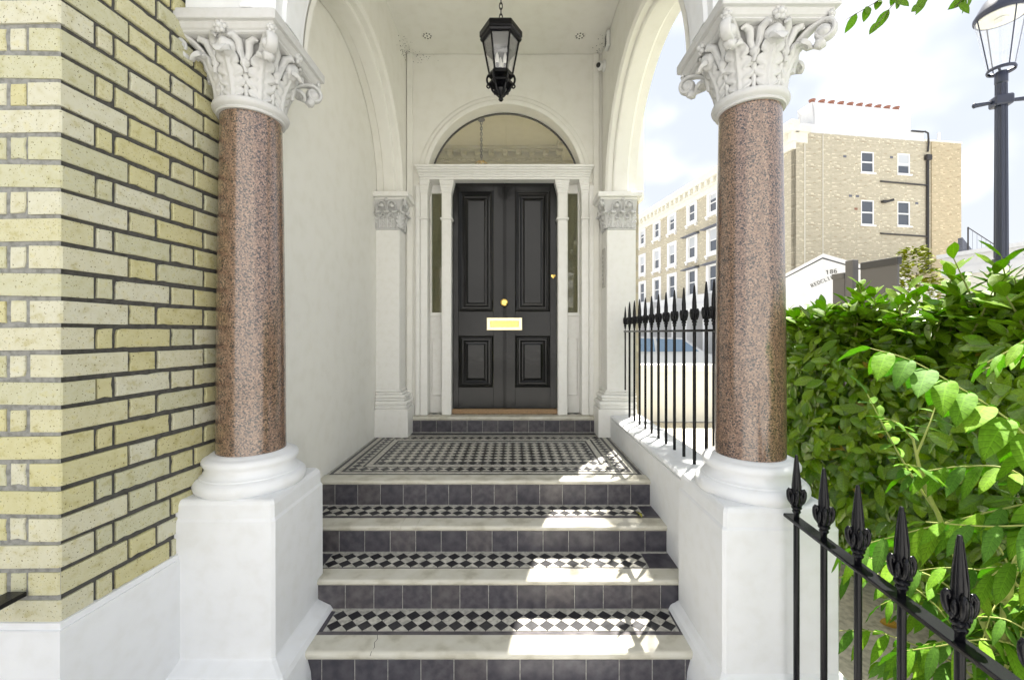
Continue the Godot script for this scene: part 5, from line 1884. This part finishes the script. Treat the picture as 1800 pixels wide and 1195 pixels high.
	b.cbox(Vector3(-3.2, 5.0, -6.0), Vector3(8.1, 5.55, 0.05), 0.0, Transform3D(K, Vector3.ZERO))
	b.cbox(Vector3(-3.3, 5.55, -6.0), Vector3(8.2, 5.75, 0.3), 0.0, Transform3D(K, Vector3.ZERO))
	obj("parapet", b, M.render_white, h)
	b = MB.new()
	b.cbox(Vector3(-8.0, 0.0, 0.001), Vector3(-3.3, 4.9, 0.2), 0.0, Transform3D(K, Vector3.ZERO))
	obj("brick_wall", b, M.stock_warm, h)
	b = MB.new()
	b.slab([V(24.95, 5.45, 23.6) - h.position, V(26.1, 5.45, 23.6) - h.position, V(24.95, 6.9, 23.6) - h.position], Vector3.FORWARD, 0.25)
	obj("dormer_cheek", b, M.roof_slate, h)
	b = MB.new()
	b.cbox(V(24.9, 5.2, 23.55) - h.position, V(26.3, 5.44, 23.86) - h.position, 0.0)
	obj("brick_ledge", b, M.stock_warm, h)
	for k in 3:
		b = MB.new()
		var a: Vector3 = [V(25.15, 5.5, 23.5), V(26.9, 5.4, 23.3), V(28.6, 5.4, 22.5)][k]
		b.tube([a - h.position, a + Vector3.UP * [1.95, 0.75, 0.9][k] - h.position], 0.035, 6)
		obj("railing_post", b, M.drain, h)
	b = MB.new()
	b.tube([V(25.15, 7.42, 23.5) - h.position, V(26.9, 6.1, 23.3) - h.position], 0.025, 6)
	b.tube([V(26.9, 6.15, 23.3) - h.position, V(28.6, 6.3, 22.5) - h.position], 0.025, 6)
	b.tube([V(26.9, 5.5, 23.3) - h.position, V(28.6, 5.5, 22.5) - h.position], 0.02, 6)
	for k in 14:
		var q := V(26.9, 5.5, 23.3).lerp(V(28.6, 5.5, 22.5), k / 13.0) - h.position
		b.tube([q, q + Vector3.UP * 0.72], 0.011, 4)
	for k in 8:
		var q := V(25.15, 5.6, 23.5).lerp(V(26.9, 5.5, 23.3), k / 8.0) - h.position
		b.tube([q, q + Vector3.UP * lerpf(1.8, 0.6, k / 8.0)], 0.008, 4)
	obj("roof_railing", b, M.drain, h)

func car() -> void:
	var h := thing("parked_car", "pale silver estate car parked beyond the low garden wall", "car", V(5.0, 0, 14.6))
	var X := Transform3D(Basis(Vector3.UP, 0.12), Vector3.ZERO)
	var b := MB.new()
	var body := [[-2.2, 0.28], [2.2, 0.28], [2.28, 0.55], [2.2, 0.80], [1.25, 0.95], [0.55, 1.46], [-1.7, 1.52], [-2.15, 1.0], [-2.25, 0.6]]
	var low := []
	for s in [-1.0, 1.0]:
		var q := []
		for p in body:
			q.append(X * Vector3(p[0], p[1], s * (0.86 if p[1] < 1.0 else 0.68)))
		low.append(q)
		b.poly(q.slice(0, 5) + [q[7], q[8]], X.basis * Vector3(0, 0, s))
		b.poly([q[4], q[5], q[6], q[7]], X.basis * Vector3(0, 0.3, s))
	for i in body.size():
		var j := (i + 1) % body.size()
		b.poly([low[0][i], low[0][j], low[1][j], low[1][i]], (low[0][i] + low[1][j]) / 2.0 - X * Vector3(0, 0.8, 0))
	obj("body", b, M.car_paint, h)
	for s in [-1.0, 1.0]:
		b = MB.new()
		b.poly([X * Vector3(1.0, 1.02, s * 0.86), X * Vector3(0.50, 1.40, s * 0.722), X * Vector3(-0.40, 1.43, s * 0.722), X * Vector3(-0.40, 1.02, s * 0.86)], X.basis * Vector3(0, 0.3, s))
		b.poly([X * Vector3(-0.50, 1.02, s * 0.86), X * Vector3(-0.50, 1.43, s * 0.722), X * Vector3(-1.6, 1.46, s * 0.715), X * Vector3(-1.95, 1.05, s * 0.855)], X.basis * Vector3(0, 0.3, s))
		obj("side_window", b, M.car_glass, h)
		for x in [-1.4, 1.42]:
			b = MB.new()
			b.lathe([Vector2(0, -0.1), Vector2(0.30, -0.1), Vector2(0.32, -0.07), Vector2(0.32, 0.07), Vector2(0.30, 0.1), Vector2(0, 0.1)], 20)
			var wh := put("wheel", b.mesh(M.rubber), null, h, X * Transform3D(Basis(Vector3.RIGHT, PI / 2), Vector3(x, 0.32, s * 0.8)))
			b = MB.new()
			b.lathe([Vector2(0, -0.112), Vector2(0.2, -0.108), Vector2(0.2, 0.108), Vector2(0, 0.112)], 16)
			put("rim", b.mesh(M.plastic), null, wh)
	b = MB.new()
	b.poly([X * Vector3(1.22, 1.0, -0.74), X * Vector3(1.22, 1.0, 0.74), X * Vector3(0.62, 1.43, 0.62), X * Vector3(0.62, 1.43, -0.62)], X.basis * Vector3(1, 0.6, 0))
	obj("windscreen", b, M.car_glass, h)
	for s in [-1.0, 1.0]:
		b = MB.new()
		b.ball(X * Vector3(2.2, 0.68, s * 0.62), Vector3(0.08, 0.09, 0.18), 6, 10)
		obj("headlight", b, M.plastic, h)

func lamp_post() -> void:
	var h := thing("street_lamp", "dark blue street lamp with a glazed lantern standing behind the hedge", "street lamp", V(3.903, 0, 3.4))
	h.scale = Vector3(0.66, 1, 0.66)
	var b := MB.new()
	b.lathe([Vector2(0, 0), Vector2(0.11, 0), Vector2(0.11, 0.9), Vector2(0.075, 0.98), Vector2(0.062, 1.1), Vector2(0.060, 2.16), Vector2(0.070, 2.17), Vector2(0.070, 2.19), Vector2(0.076, 2.195), Vector2(0.076, 2.21), Vector2(0.060, 2.215), Vector2(0.056, 2.24), Vector2(0.047, 3.62)], 24)
	for k in 8:
		var e := Vector3(cos(TAU * k / 8), 0, sin(TAU * k / 8))
		b.tube([e * 0.054 + Vector3.UP * 2.22, e * 0.045 + Vector3.UP * 3.6], 0.009, 5)
		b.tube([e * 0.060 + Vector3.UP * 1.1, e * 0.059 + Vector3.UP * 2.16], 0.009, 5)
	obj("column", b, M.lamp_iron, h)
	b = MB.new()
	b.lathe([Vector2(0.047, 3.60), Vector2(0.058, 3.61), Vector2(0.058, 3.69), Vector2(0.05, 3.70)], 24)
	obj("collar", b, M.lamp_iron, h)
	# ladder bar on a clamp
	b = MB.new()
	var dx := Vector3(0.93, 0, 0.37).normalized()
	b.cbox(Vector3(-0.085, 3.425, -0.075), Vector3(0.085, 3.505, 0.075), 0.012, Transform3D(Basis(dx, Vector3.UP, dx.cross(Vector3.UP)), Vector3.ZERO))
	for s in [-1.0, 1.0]:
		b.tube([dx * s * 0.08 + Vector3.UP * 3.465, dx * s * 0.24 + Vector3.UP * 3.46], [0.014, 0.019], 8)
		b.ball(dx * s * 0.245 + Vector3.UP * 3.46, Vector3.ONE * 0.022, 6, 8)
	obj("ladder_bar", b, M.lamp_iron, h)
	# lantern: tapering round glass, base ring with spokes, canopy
	b = MB.new()
	b.lathe([Vector2(0.112, 3.705), Vector2(0.125, 3.70), Vector2(0.130, 3.715), Vector2(0.122, 3.728), Vector2(0.108, 3.722)], 40)
	for k in 3:
		var e := Vector3(cos(TAU * k / 3 + 0.5), 0, sin(TAU * k / 3 + 0.5))
		b.tube([e * 0.05 + Vector3.UP * 3.695, e * 0.118 + Vector3.UP * 3.713], 0.012, 6)
	var ring := obj("lantern_ring", b, M.lamp_iron, h)
	b = MB.new()
	b.lathe([Vector2(0.118, 3.725), Vector2(0.225, 4.14)], 48)
	var gm := glass(0.16, 0.9, 0.92, 1.0)
	obj("lantern_glass", b, gm, h)
	for k in 4:
		var e := Vector3(cos(TAU * k / 4 + 0.3), 0, sin(TAU * k / 4 + 0.3))
		b = MB.new()
		b.tube([e * 0.120 + Vector3.UP * 3.72, e * 0.226 + Vector3.UP * 4.14], 0.006, 6)
		obj("glazing_bar", b, M.lamp_iron, ring)
	b = MB.new()
	b.lathe([Vector2(0.0, 4.152), Vector2(0.215, 4.142), Vector2(0.232, 4.135), Vector2(0.24, 4.145), Vector2(0.24, 4.165), Vector2(0.22, 4.19), Vector2(0.16, 4.27), Vector2(0.09, 4.32), Vector2(0.06, 4.40), Vector2(0.03, 4.44), Vector2(0.02, 4.52), Vector2(0, 4.54)], 40)
	obj("canopy", b, M.lamp_iron, h)
	b = MB.new()
	b.lathe([Vector2(0.0, 4.125), Vector2(0.21, 4.134), Vector2(0.21, 4.14), Vector2(0.0, 4.14)], 40)
	b.lathe([Vector2(0.0, 4.08), Vector2(0.05, 4.085), Vector2(0.06, 4.12), Vector2(0.0, 4.125)], 20)
	obj("reflector", b, M.cream, h)

func opposite_houses() -> void:
	# across the street, behind the viewer
	var first: Node3D
	for k in 3:
		if k == 0:
			first = thing("opposite_house", "white stucco house across the street, at the end nearest the brick bay", "house", V(-11, 0, -18), "white houses across the street")
			var b := MB.new()
			b.cbox(V(-5.4, 0, -8), V(5.4, 14, 0), 0.0)
			b.cbox(V(-5.45, 12.6, -8), V(5.45, 13.2, 0.4), 0.0)
			b.cbox(V(-5.42, 4.4, -8), V(5.42, 4.7, 0.25), 0.0)
			obj("wall", b, M.render_white, first)
			for x in [-3.4, 0.0, 3.4]:
				for y in [1.0, 5.3, 8.9]:
					sash(first, V(x, y, 0.06), Vector3.LEFT, Vector3.FORWARD, 1.3, 2.3)
		else:
			var c: Node3D = first.duplicate()
			c.name = numbered("opposite_house", self)
			add_child(c, true)
			c.position.x += 11.0 * k
			c.set_meta("label", ["", "white stucco house across the street, middle one of three", "white stucco house across the street, at the end nearest the street tree"][k])

# one leaf: stalk at the origin, blade along +x, upper face +y; length 1
func leaf_mesh(wid: float, fold: float, droop: float, tip: float, nu := 8, nv := 4) -> ArrayMesh:
	var b := MB.new()
	var rows := []
	for i in nu + 1:
		var q := float(i) / nu
		var w := wid * pow(sin(PI * pow(q, tip)), 0.75) * 0.5
		if i == 0:
			w = 0.012
		if i == nu:
			w = 0.002
		var row := []
		for j in nv + 1:
			var u := -1.0 + 2.0 * j / nv
			row.append(Vector3(q - 0.04 * u * u, absf(u) * w * fold - droop * q * q + 0.012 * sin(q * 17.0 + u * 2.0) * absf(u), u * w))
		rows.append(row)
	b.grid(rows, false, Vector3.UP)
	return b.mesh()

func leaf_xf(at: Vector3, dir: Vector3, up: Vector3, size: float) -> Transform3D:
	var x := dir.normalized()
	var z := x.cross(up).normalized()
	var y := z.cross(x).normalized()
	return Transform3D(Basis(x * size, y * size, z * size), at)

func scatter(called: String, parent: Node, mesh: Mesh, m: Material, xs: Array, cols: Array = []) -> MultiMeshInstance3D:
	var mm := MultiMesh.new()
	mm.transform_format = MultiMesh.TRANSFORM_3D
	mm.use_colors = cols.size() > 0
	mm.mesh = mesh
	mm.instance_count = xs.size()
	for i in xs.size():
		mm.set_instance_transform(i, xs[i])
		if cols.size():
			mm.set_instance_color(i, cols[i])
	var o := MultiMeshInstance3D.new()
	o.name = numbered(called, parent)
	o.multimesh = mm
	o.material_override = m
	parent.add_child(o, true)
	o.set_meta("kind", "stuff")
	return o

func hedge() -> void:
	var h := thing("laurel_hedge", "dense glossy laurel hedge with bright young shoots along the top, right of the porch", "hedge", V(2.6, 0, 2.4))
	var o := h.position
	var shapes := [leaf_mesh(0.46, 0.30, 0.10, 1.0), leaf_mesh(0.43, 0.18, 0.22, 1.1), leaf_mesh(0.50, 0.40, 0.05, 1.0)]
	var f := FastNoiseLite.new()
	f.seed = 5
	f.frequency = 0.9
	var face := func(y: float, d: float) -> float:
		return 2.12 + 0.16 * f.get_noise_2d(y * 1.4, d * 1.4) + 0.10 * absf(y - 1.0) * absf(y - 1.0) - 0.14 * smoothstep(0.3, 0.9, y) * (1.0 - smoothstep(1.3, 1.8, y))
	var roof := func(x: float, d: float) -> float:
		return 1.70 + 0.10 * f.get_noise_2d(x * 2.0 + 40.0, d * 1.6)
	var near := []      # candidates for leaves of their own: [size, xf, colour index]
	var xs := [[], [], []]
	var cs := [[], [], []]
	# the clipped side and the inside behind it
	for i in 12000:
		var d := 0.55 + 3.5 * pow(rng.randf(), 1.25)
		var y := 0.12 + 1.68 * rng.randf()
		var deep := pow(rng.randf(), 1.3) * 0.42
		var x: float = face.call(y, d) + deep
		var out := Vector3(-1.0, 0.45 + rng.randf_range(-0.6, 0.9), 0.35 + rng.randf_range(-0.9, 0.9)).normalized()
		var dir := Vector3(rng.randf_range(-0.55, 0.25), rng.randf_range(-1.0, 0.35), rng.randf_range(-0.8, 0.8))
		dir = (dir - out * dir.dot(out) * 0.75).normalized()
		var size := rng.randf_range(0.055, 0.135)
		var t := leaf_xf(V(x, y, d) - o, dir, out, size)
		var ci := rng.randi() % 3
		if deep < 0.05 and d > 1.25 and d < 3.2:
			near.append([size / d + rng.randf() * 0.012, t, ci, i % 3])
		else:
			var c: Color = [Color(0.20, 0.37, 0.006), Color(0.25, 0.42, 0.008), Color(0.13, 0.28, 0.006)][ci]
			xs[i % 3].append(t)
			cs[i % 3].append((c if rng.randf() > 0.025 else Color(0.42, 0.34, 0.02)) * rng.randf_range(0.55, 1.5))
	# the top
	for i in 6500:
		var d := 0.55 + 3.45 * rng.randf()
		var x := 2.05 + 1.5 * rng.randf()
		var y: float = roof.call(x, d) - pow(rng.randf(), 1.6) * 0.3
		var dir := Vector3(rng.randf_range(-1, 1), rng.randf_range(-0.1, 0.9), rng.randf_range(-1, 1)).normalized()
		var up := (Vector3.UP * 0.8 + Vector3(rng.randf_range(-0.6, 0.6), 0, rng.randf_range(-0.6, 0.6))).normalized()
		xs[i % 3].append(leaf_xf(V(x, y, d) - o, dir, up, rng.randf_range(0.085, 0.14)))
		cs[i % 3].append(Color(0.15, 0.28, 0.01) * rng.randf_range(0.7, 1.4))
	near.sort_custom(func(a, b): return a[0] > b[0])
	for i in near.size():
		var q: Array = near[i]
		if i < 215:
			put("leaf", shapes[q[3]], M.laurel[q[2]], h, q[1])
		else:
			xs[q[3]].append(q[1])
			cs[q[3]].append([Color(0.20, 0.37, 0.006), Color(0.25, 0.42, 0.008), Color(0.13, 0.28, 0.006)][q[2]] * rng.randf_range(0.8, 1.25))
	for k in 3:
		scatter("foliage", h, shapes[k], M.laurel_many, xs[k], cs[k])
	# upright young shoots: stem and a whorl of paler leaves
	var yl := [leaf_mesh(0.46, 0.16, 0.06, 1.2), leaf_mesh(0.50, 0.24, 0.14, 1.15)]
	var n_own := 0
	var rest := [[], []]
	for i in 105:
		var d := 1.0 + 2.95 * rng.randf()
		var x := 2.08 + 0.9 * pow(rng.randf(), 1.5)
		if i < 26:
			d = 1.75 + 1.75 * (i + rng.randf() * 0.8) / 26.0
			x = 2.14 + 0.28 * rng.randf()
		var y0: float = roof.call(x, d) - 0.1
		var tall := rng.randf_range(0.14, 0.38) * (1.0 if i < 26 else 0.85) * (1.0 if d < 2.8 else 0.5)
		var lean := Vector3(rng.randf_range(-0.35, 0.2), 1.0, rng.randf_range(-0.25, 0.35)).normalized()
		var base := V(x, y0, d) - o
		var b := MB.new()
		b.tube([base, base + lean * tall * 0.5 + Vector3(0.005, 0, 0), base + lean * tall], [0.005, 0.004, 0.002], 5)
		obj("shoot", b, M.twig, h)
		var n := 6 + rng.randi() % 4
		for k in n:
			var q := 0.25 + 0.75 * k / (n - 1.0)
			var a := k * 2.4 + i
			var rise := lerpf(0.25, 1.3, q * q)
			var dir := Vector3(cos(a), rise, sin(a)).normalized()
			var size := rng.randf_range(0.11, 0.155) * lerpf(1.0, 0.75, q * q)
			var t := leaf_xf(base + lean * tall * q, dir, (lean * 1.2 - dir * 0.5).normalized(), size)
			if i < 26 and n_own < 85 and d > 1.7:
				put("leaf", yl[k % 2], M.young[rng.randi() % 3], h, t)
				n_own += 1
			else:
				rest[k % 2].append(t)
	for k in 2:
		scatter("young_foliage", h, yl[k], M.young[k], rest[k])
	# woody stems inside
	for i in 16:
		var b := MB.new()
		var d := 0.7 + 0.24 * i
		var x := 2.55 + rng.randf_range(-0.15, 0.25)
		b.tube(bez([V(x, 0, d) - o, V(x - 0.1, 0.6, d + 0.1) - o, V(x - 0.2 + rng.randf() * 0.3, 1.2, d - 0.05) - o, V(x - 0.1, 1.65, d + 0.1) - o], 8), 0.014, 6)
		obj("branch", b, M.bark, h)

# compound leaf of the sapling: a stalk through the points with pairs of leaflets
func compound(h: Node, pts: Array, pairs: int, size: float, hang: float, first: float, shapes: Array, o: Vector3, up := Vector3.UP) -> void:
	var path := bez(pts, 24)
	for i in path.size():
		path[i] -= o
	var rad := []
	for i in path.size():
		rad.append(lerpf(0.0042, 0.0014, float(i) / path.size()))
	var b := MB.new()
	b.tube(path, rad, 6)
	var stalk := obj("compound_leaf", b, M.rachis, h)
	for k in pairs + 1:
		var q := first + (1.0 - first) * k / float(pairs)
		var i := mini(int(q * 24.0), 23)
		var at: Vector3 = path[i].lerp(path[i + 1], q * 24.0 - i) if q < 1.0 else path[24]
		var t: Vector3 = (path[mini(i + 1, 24)] - path[maxi(i - 1, 0)]).normalized()
		var sd := t.cross(up).normalized()
		for s in [-1.0, 1.0]:
			if k == pairs and s < 0:
				continue
			var dir: Vector3 = sd * s + t * rng.randf_range(0.25, 0.6) - Vector3.UP * (hang + rng.randf_range(-0.15, 0.2))
			if k == pairs:
				dir = t - Vector3.UP * hang * 0.6
			var nrm: Vector3 = (up + sd * s * hang * 0.9 + Vector3(rng.randf_range(-0.2, 0.2), 0, rng.randf_range(-0.2, 0.2))).normalized()
			var z := size * rng.randf_range(0.88, 1.1) * (1.0 - 0.4 * pow(absf(q - 0.45) * 1.5, 2.0))
			put("leaflet", shapes[rng.randi() % 2], M.frond[rng.randi() % 4], stalk, leaf_xf(at, dir, nrm, z))

func sapling() -> void:
	var h := thing("ailanthus_sapling", "bright green sapling with long feathery leaves between the front railing and the hedge", "sapling", V(1.80, 0, 1.55))
	var o := h.position
	var wide := [leaf_mesh(0.46, 0.16, 0.20, 0.72, 10), leaf_mesh(0.43, 0.24, 0.30, 0.76, 10)]
	var slim := [leaf_mesh(0.27, 0.14, 0.16, 0.86, 10), leaf_mesh(0.24, 0.22, 0.28, 0.9, 10)]
	var b := MB.new()
	b.tube(bez([V(1.80, 0, 1.55) - o, V(1.76, 0.4, 1.52) - o, V(1.70, 0.8, 1.45) - o, V(1.72, 1.18, 1.30) - o, V(1.74, 1.55, 1.22) - o], 14), [0.016, 0.016, 0.015, 0.015, 0.014, 0.013, 0.013, 0.012, 0.012, 0.011, 0.010, 0.009, 0.008, 0.007, 0.006], 8)
	b.tube(bez([V(1.76, 0.4, 1.52) - o, V(1.66, 0.70, 1.55) - o, V(1.55, 0.959, 1.55) - o, V(1.508, 1.069, 1.56) - o, V(1.50, 1.167, 1.58) - o, V(1.506, 1.221, 1.60) - o], 14), [0.012, 0.012, 0.011, 0.011, 0.010, 0.010, 0.009, 0.009, 0.008, 0.008, 0.007, 0.006, 0.006, 0.005, 0.004], 8)
	obj("stem", b, M.rachis, h)
	compound(h, [V(1.72, 1.18, 1.30), V(1.612, 1.27, 1.30), V(1.559, 1.362, 1.36), V(1.487, 1.445, 1.43), V(1.40, 1.525, 1.50), V(1.31, 1.564, 1.56)], 9, 0.165, 0.85, 0.2, wide, o)
	compound(h, [V(1.55, 0.959, 1.55), V(1.493, 1.097, 1.60), V(1.452, 1.235, 1.65), V(1.417, 1.377, 1.70)], 6, 0.12, 0.1, 0.35, slim, o)
	compound(h, [V(1.50, 1.167, 1.58), V(1.568, 1.279, 1.60), V(1.609, 1.339, 1.62)], 4, 0.07, 0.2, 0.4, slim, o)
	compound(h, [V(1.506, 1.221, 1.60), V(1.451, 1.279, 1.60), V(1.397, 1.30, 1.60)], 4, 0.075, 0.2, 0.3, slim, o)
	compound(h, [V(1.508, 1.10, 1.56), V(1.45, 1.14, 1.52), V(1.38, 1.16, 1.5)], 3, 0.085, 0.3, 0.4, slim, o)
	compound(h, [V(1.70, 0.95, 1.40), V(1.60, 1.135, 1.25), V(1.525, 1.07, 1.33), V(1.477, 0.995, 1.42), V(1.40, 0.92, 1.50), V(1.28, 0.815, 1.60)], 11, 0.175, 0.55, 0.25, slim, o)
	compound(h, [V(1.71, 0.9, 1.42), V(1.60, 1.06, 1.22), V(1.50, 1.08, 1.20), V(1.42, 1.04, 1.28), V(1.36, 1.0, 1.4)], 8, 0.16, 0.35, 0.3, slim, o)
	compound(h, [V(1.72, 0.75, 1.40), V(1.60, 0.99, 1.18), V(1.536, 0.996, 1.20), V(1.483, 0.953, 1.25), V(1.456, 0.875, 1.30), V(1.451, 0.768, 1.36)], 8, 0.15, 0.65, 0.25, slim, o)
	compound(h, [V(1.76, 0.4, 1.52), V(1.86, 0.52, 1.66), V(1.76, 0.56, 1.72), V(1.68, 0.52, 1.80), V(1.60, 0.44, 1.85)], 8, 0.135, 0.4, 0.25, slim, o)
	compound(h, [V(1.77, 0.3, 1.53), V(1.75, 0.46, 1.45), V(1.66, 0.50, 1.55), V(1.60, 0.44, 1.62), V(1.58, 0.36, 1.68)], 7, 0.13, 0.5, 0.25, slim, o)
	compound(h, [V(1.78, 0.2, 1.54), V(1.72, 0.36, 1.65), V(1.66, 0.36, 1.70), V(1.62, 0.30, 1.78)], 4, 0.095, 0.35, 0.3, slim, o)
	compound(h, [V(1.76, 0.45, 1.5), V(1.70, 0.62, 1.36), V(1.62, 0.68, 1.40), V(1.55, 0.62, 1.5)], 5, 0.115, 0.5, 0.3, slim, o)
	compound(h, [V(1.74, 1.55, 1.22), V(1.62, 1.64, 1.20), V(1.52, 1.645, 1.20), V(1.475, 1.578, 1.25), V(1.45, 1.53, 1.30)], 6, 0.10, 0.35, 0.35, slim, o)
	compound(h, [V(1.74, 1.50, 1.22), V(1.70, 1.56, 1.32), V(1.63, 1.54, 1.38), V(1.58, 1.50, 1.42)], 5, 0.085, 0.3, 0.3, slim, o)
	for q in [[V(1.77, 0.25, 1.53), V(1.70, 0.56, 1.42), V(1.58, 0.60, 1.42), V(1.46, 0.53, 1.48), V(1.40, 0.46, 1.55)], [V(1.78, 0.3, 1.52), V(1.80, 0.66, 1.44), V(1.74, 0.76, 1.50), V(1.64, 0.74, 1.60), V(1.56, 0.66, 1.70)], [V(1.77, 0.2, 1.53), V(1.68, 0.34, 1.40), V(1.58, 0.34, 1.42), V(1.50, 0.26, 1.50)], [V(1.78, 0.5, 1.50), V(1.72, 0.86, 1.34), V(1.62, 0.88, 1.36), V(1.52, 0.80, 1.46)], [V(1.80, 0.2, 1.56), V(1.92, 0.42, 1.70), V(1.88, 0.42, 1.84), V(1.80, 0.34, 1.95)], [V(1.74, 1.0, 1.36), V(1.66, 1.16, 1.40), V(1.58, 1.15, 1.50), V(1.50, 1.08, 1.62)]]:
		compound(h, q, 8, 0.14, 0.5, 0.3, slim, o)
	# low fronds that fill the bed
	for i in 9:
		var a := V(1.80 + rng.randf_range(-0.05, 0.1), 0.08 + 0.06 * i, 1.50 + rng.randf_range(-0.05, 0.1))
		var e := Vector3(rng.randf_range(-0.42, 0.05), 0, rng.randf_range(-0.35, 0.25))
		var up := rng.randf_range(0.10, 0.26)
		compound(h, [a, a + e * 0.35 + Vector3.UP * up, a + e * 0.75 + Vector3.UP * up * 1.1, a + e * 1.15 + Vector3.UP * up * 0.4], 8, rng.randf_range(0.12, 0.16), 0.45, 0.25, slim, o)
	# golden shrub behind the hoarding
	var g := thing("golden_shrub", "small golden-leaved shrub behind the dark grey panels", "shrub", V(6.6, 0, 7.0))
	b = MB.new()
	b.tube([Vector3.ZERO, Vector3(0.05, 1.2, 0), Vector3(0, 2.6, 0.05)], [0.03, 0.02, 0.006], 6)
	obj("stem", b, M.bark, g)
	var xs := []
	var cs := []
	for i in 1800:
		var y := 1.3 + 1.7 * rng.randf()
		var r := 0.42 * sqrt(rng.randf()) * (1.15 - absf(y - 1.9) / 1.5)
		var a := rng.randf() * TAU
		xs.append(leaf_xf(Vector3(cos(a) * r, y, sin(a) * r), Vector3(cos(a), rng.randf_range(-0.4, 0.7), sin(a)), Vector3(rng.randf_range(-0.6, 0.6), 1, rng.randf_range(-0.6, 0.6)), rng.randf_range(0.06, 0.10)))
		cs.append(Color(0.26, 0.29, 0.01) * rng.randf_range(0.7, 1.2))
	scatter("foliage", g, leaf_mesh(0.5, 0.2, 0.1, 0.9, 5, 2), M.golden, xs, cs)

func tree() -> void:
	# street tree whose trunk stands outside the view; one branch hangs into it
	var h := thing("street_tree", "tree at the right with light green leaves hanging in at the top of the view", "tree", V(7.0, 0, 4.6))
	var o := h.position
	var b := MB.new()
	b.tube(bez([V(7.0, 0, 4.6) - o, V(6.95, 2.5, 4.6) - o, V(6.6, 4.8, 4.7) - o, V(6.0, 6.6, 4.9) - o, V(5.3, 8.2, 5.0) - o], 16), [0.17, 0.165, 0.16, 0.155, 0.15, 0.145, 0.14, 0.13, 0.12, 0.11, 0.10, 0.09, 0.08, 0.07, 0.05, 0.04, 0.03], 10)
	obj("trunk", b, M.bark, h)
	for q in [[V(6.0, 6.6, 4.9), V(4.8, 7.7, 5.4), V(3.5, 8.5, 5.8)], [V(6.3, 5.8, 4.8), V(5.2, 7.2, 6.0), V(3.9, 8.5, 6.9)], [V(6.6, 4.8, 4.7), V(5.2, 5.25, 3.9), V(3.9, 4.85, 3.2), V(3.1, 4.25, 2.85)]]:
		b = MB.new()
		var pts := []
		for p in q:
			pts.append(p - o)
		b.tube(bez(pts, 12), [0.06, 0.056, 0.052, 0.048, 0.044, 0.04, 0.036, 0.03, 0.026, 0.022, 0.018, 0.014, 0.01], 8)
		obj("limb", b, M.bark, h)
	var lm := leaf_mesh(0.5, 0.16, 0.12, 0.85, 6, 2)
	# twigs of the hanging branch with single leaves
	for q in [[V(3.1, 4.25, 2.85), V(2.7, 3.95, 2.7), V(2.32, 3.70, 2.62), V(2.04, 3.53, 2.6)], [V(3.1, 4.25, 2.85), V(2.75, 3.9, 2.66), V(2.42, 3.72, 2.6), V(2.20, 3.46, 2.6)], [V(3.1, 4.25, 2.85), V(2.85, 3.98, 2.7), V(2.62, 3.78, 2.62), V(2.46, 3.57, 2.6)], [V(3.1, 4.25, 2.85), V(2.98, 3.98, 2.72), V(2.86, 3.78, 2.62), V(2.70, 3.60, 2.6)]]:
		var pts := []
		for p in q:
			pts.append(p - o)
		var path := bez(pts, 16)
		b = MB.new()
		b.tube(path, [0.009, 0.0085, 0.008, 0.0075, 0.007, 0.006, 0.0055, 0.005, 0.0045, 0.004, 0.0035, 0.003, 0.003, 0.0025, 0.002, 0.002, 0.0015], 6)
		var tw := obj("twig", b, M.bark, h)
		for k in 22:
			var i := 3 + int(k * 13.0 / 22.0)
			var dir := Vector3(rng.randf_range(-0.9, 0.3), rng.randf_range(-1.2, -0.3), rng.randf_range(-0.6, 0.6))
			put("leaf", lm, M.tree_leaf, tw, leaf_xf(path[i], dir, Vector3(rng.randf_range(-0.5, 0.5), rng.randf_range(0, 0.6), 1.0), rng.randf_range(0.075, 0.11)))
	# crown in clumps, with gaps between
	var xs := []
	for c in 9:
		var u := Vector3(rng.randfn(), rng.randfn(), rng.randfn()).normalized() * pow(rng.randf(), 0.5)
		var cen := V(3.74, 8.5, 6.1) - o + u * Vector3(0.30, 0.5, 1.0)
		var R := rng.randf_range(0.25, 0.42)
		for i in 110:
			var e := Vector3(rng.randfn(), rng.randfn() * 0.7, rng.randfn()) * R * 0.5
			xs.append(leaf_xf(cen + e, Vector3(rng.randf_range(-1, 1), rng.randf_range(-0.8, 0.3), rng.randf_range(-1, 1)), Vector3(rng.randf_range(-0.5, 0.5), 1, rng.randf_range(-0.5, 0.5)), rng.randf_range(0.09, 0.14)))
	scatter("crown", h, lm, M.tree_leaf, xs)

func litter() -> void:
	var lm := leaf_mesh(0.5, 0.5, 0.2, 0.85, 8, 4)
	tag(put("fallen_leaf", lm, M.yellow_leaf, self, leaf_xf(V(0.79, 0.484, 2.70), Vector3(0.3, 0.1, 0.9), Vector3(0.5, 0.7, 0.6), 0.062)), "fresh yellow-green fallen leaf on the third step near its right end", "leaf")
	tag(put("fallen_leaf", lm, M.dead_leaf, self, leaf_xf(V(2.04, 0.02, 2.36), Vector3(0.9, 0.1, 0.5), Vector3(-0.2, 0.9, 0.5), 0.10)), "curled orange and brown dead leaf on the bare ground behind the railing", "leaf")
	tag(put("fallen_leaf", lm, M.dead_leaf, self, leaf_xf(V(1.86, 0.02, 2.62), Vector3(0.8, 0.05, -0.5), Vector3(0.1, 0.9, 0.3), 0.08)), "small orange dead leaf on the ground by the back of the white pedestal", "leaf")
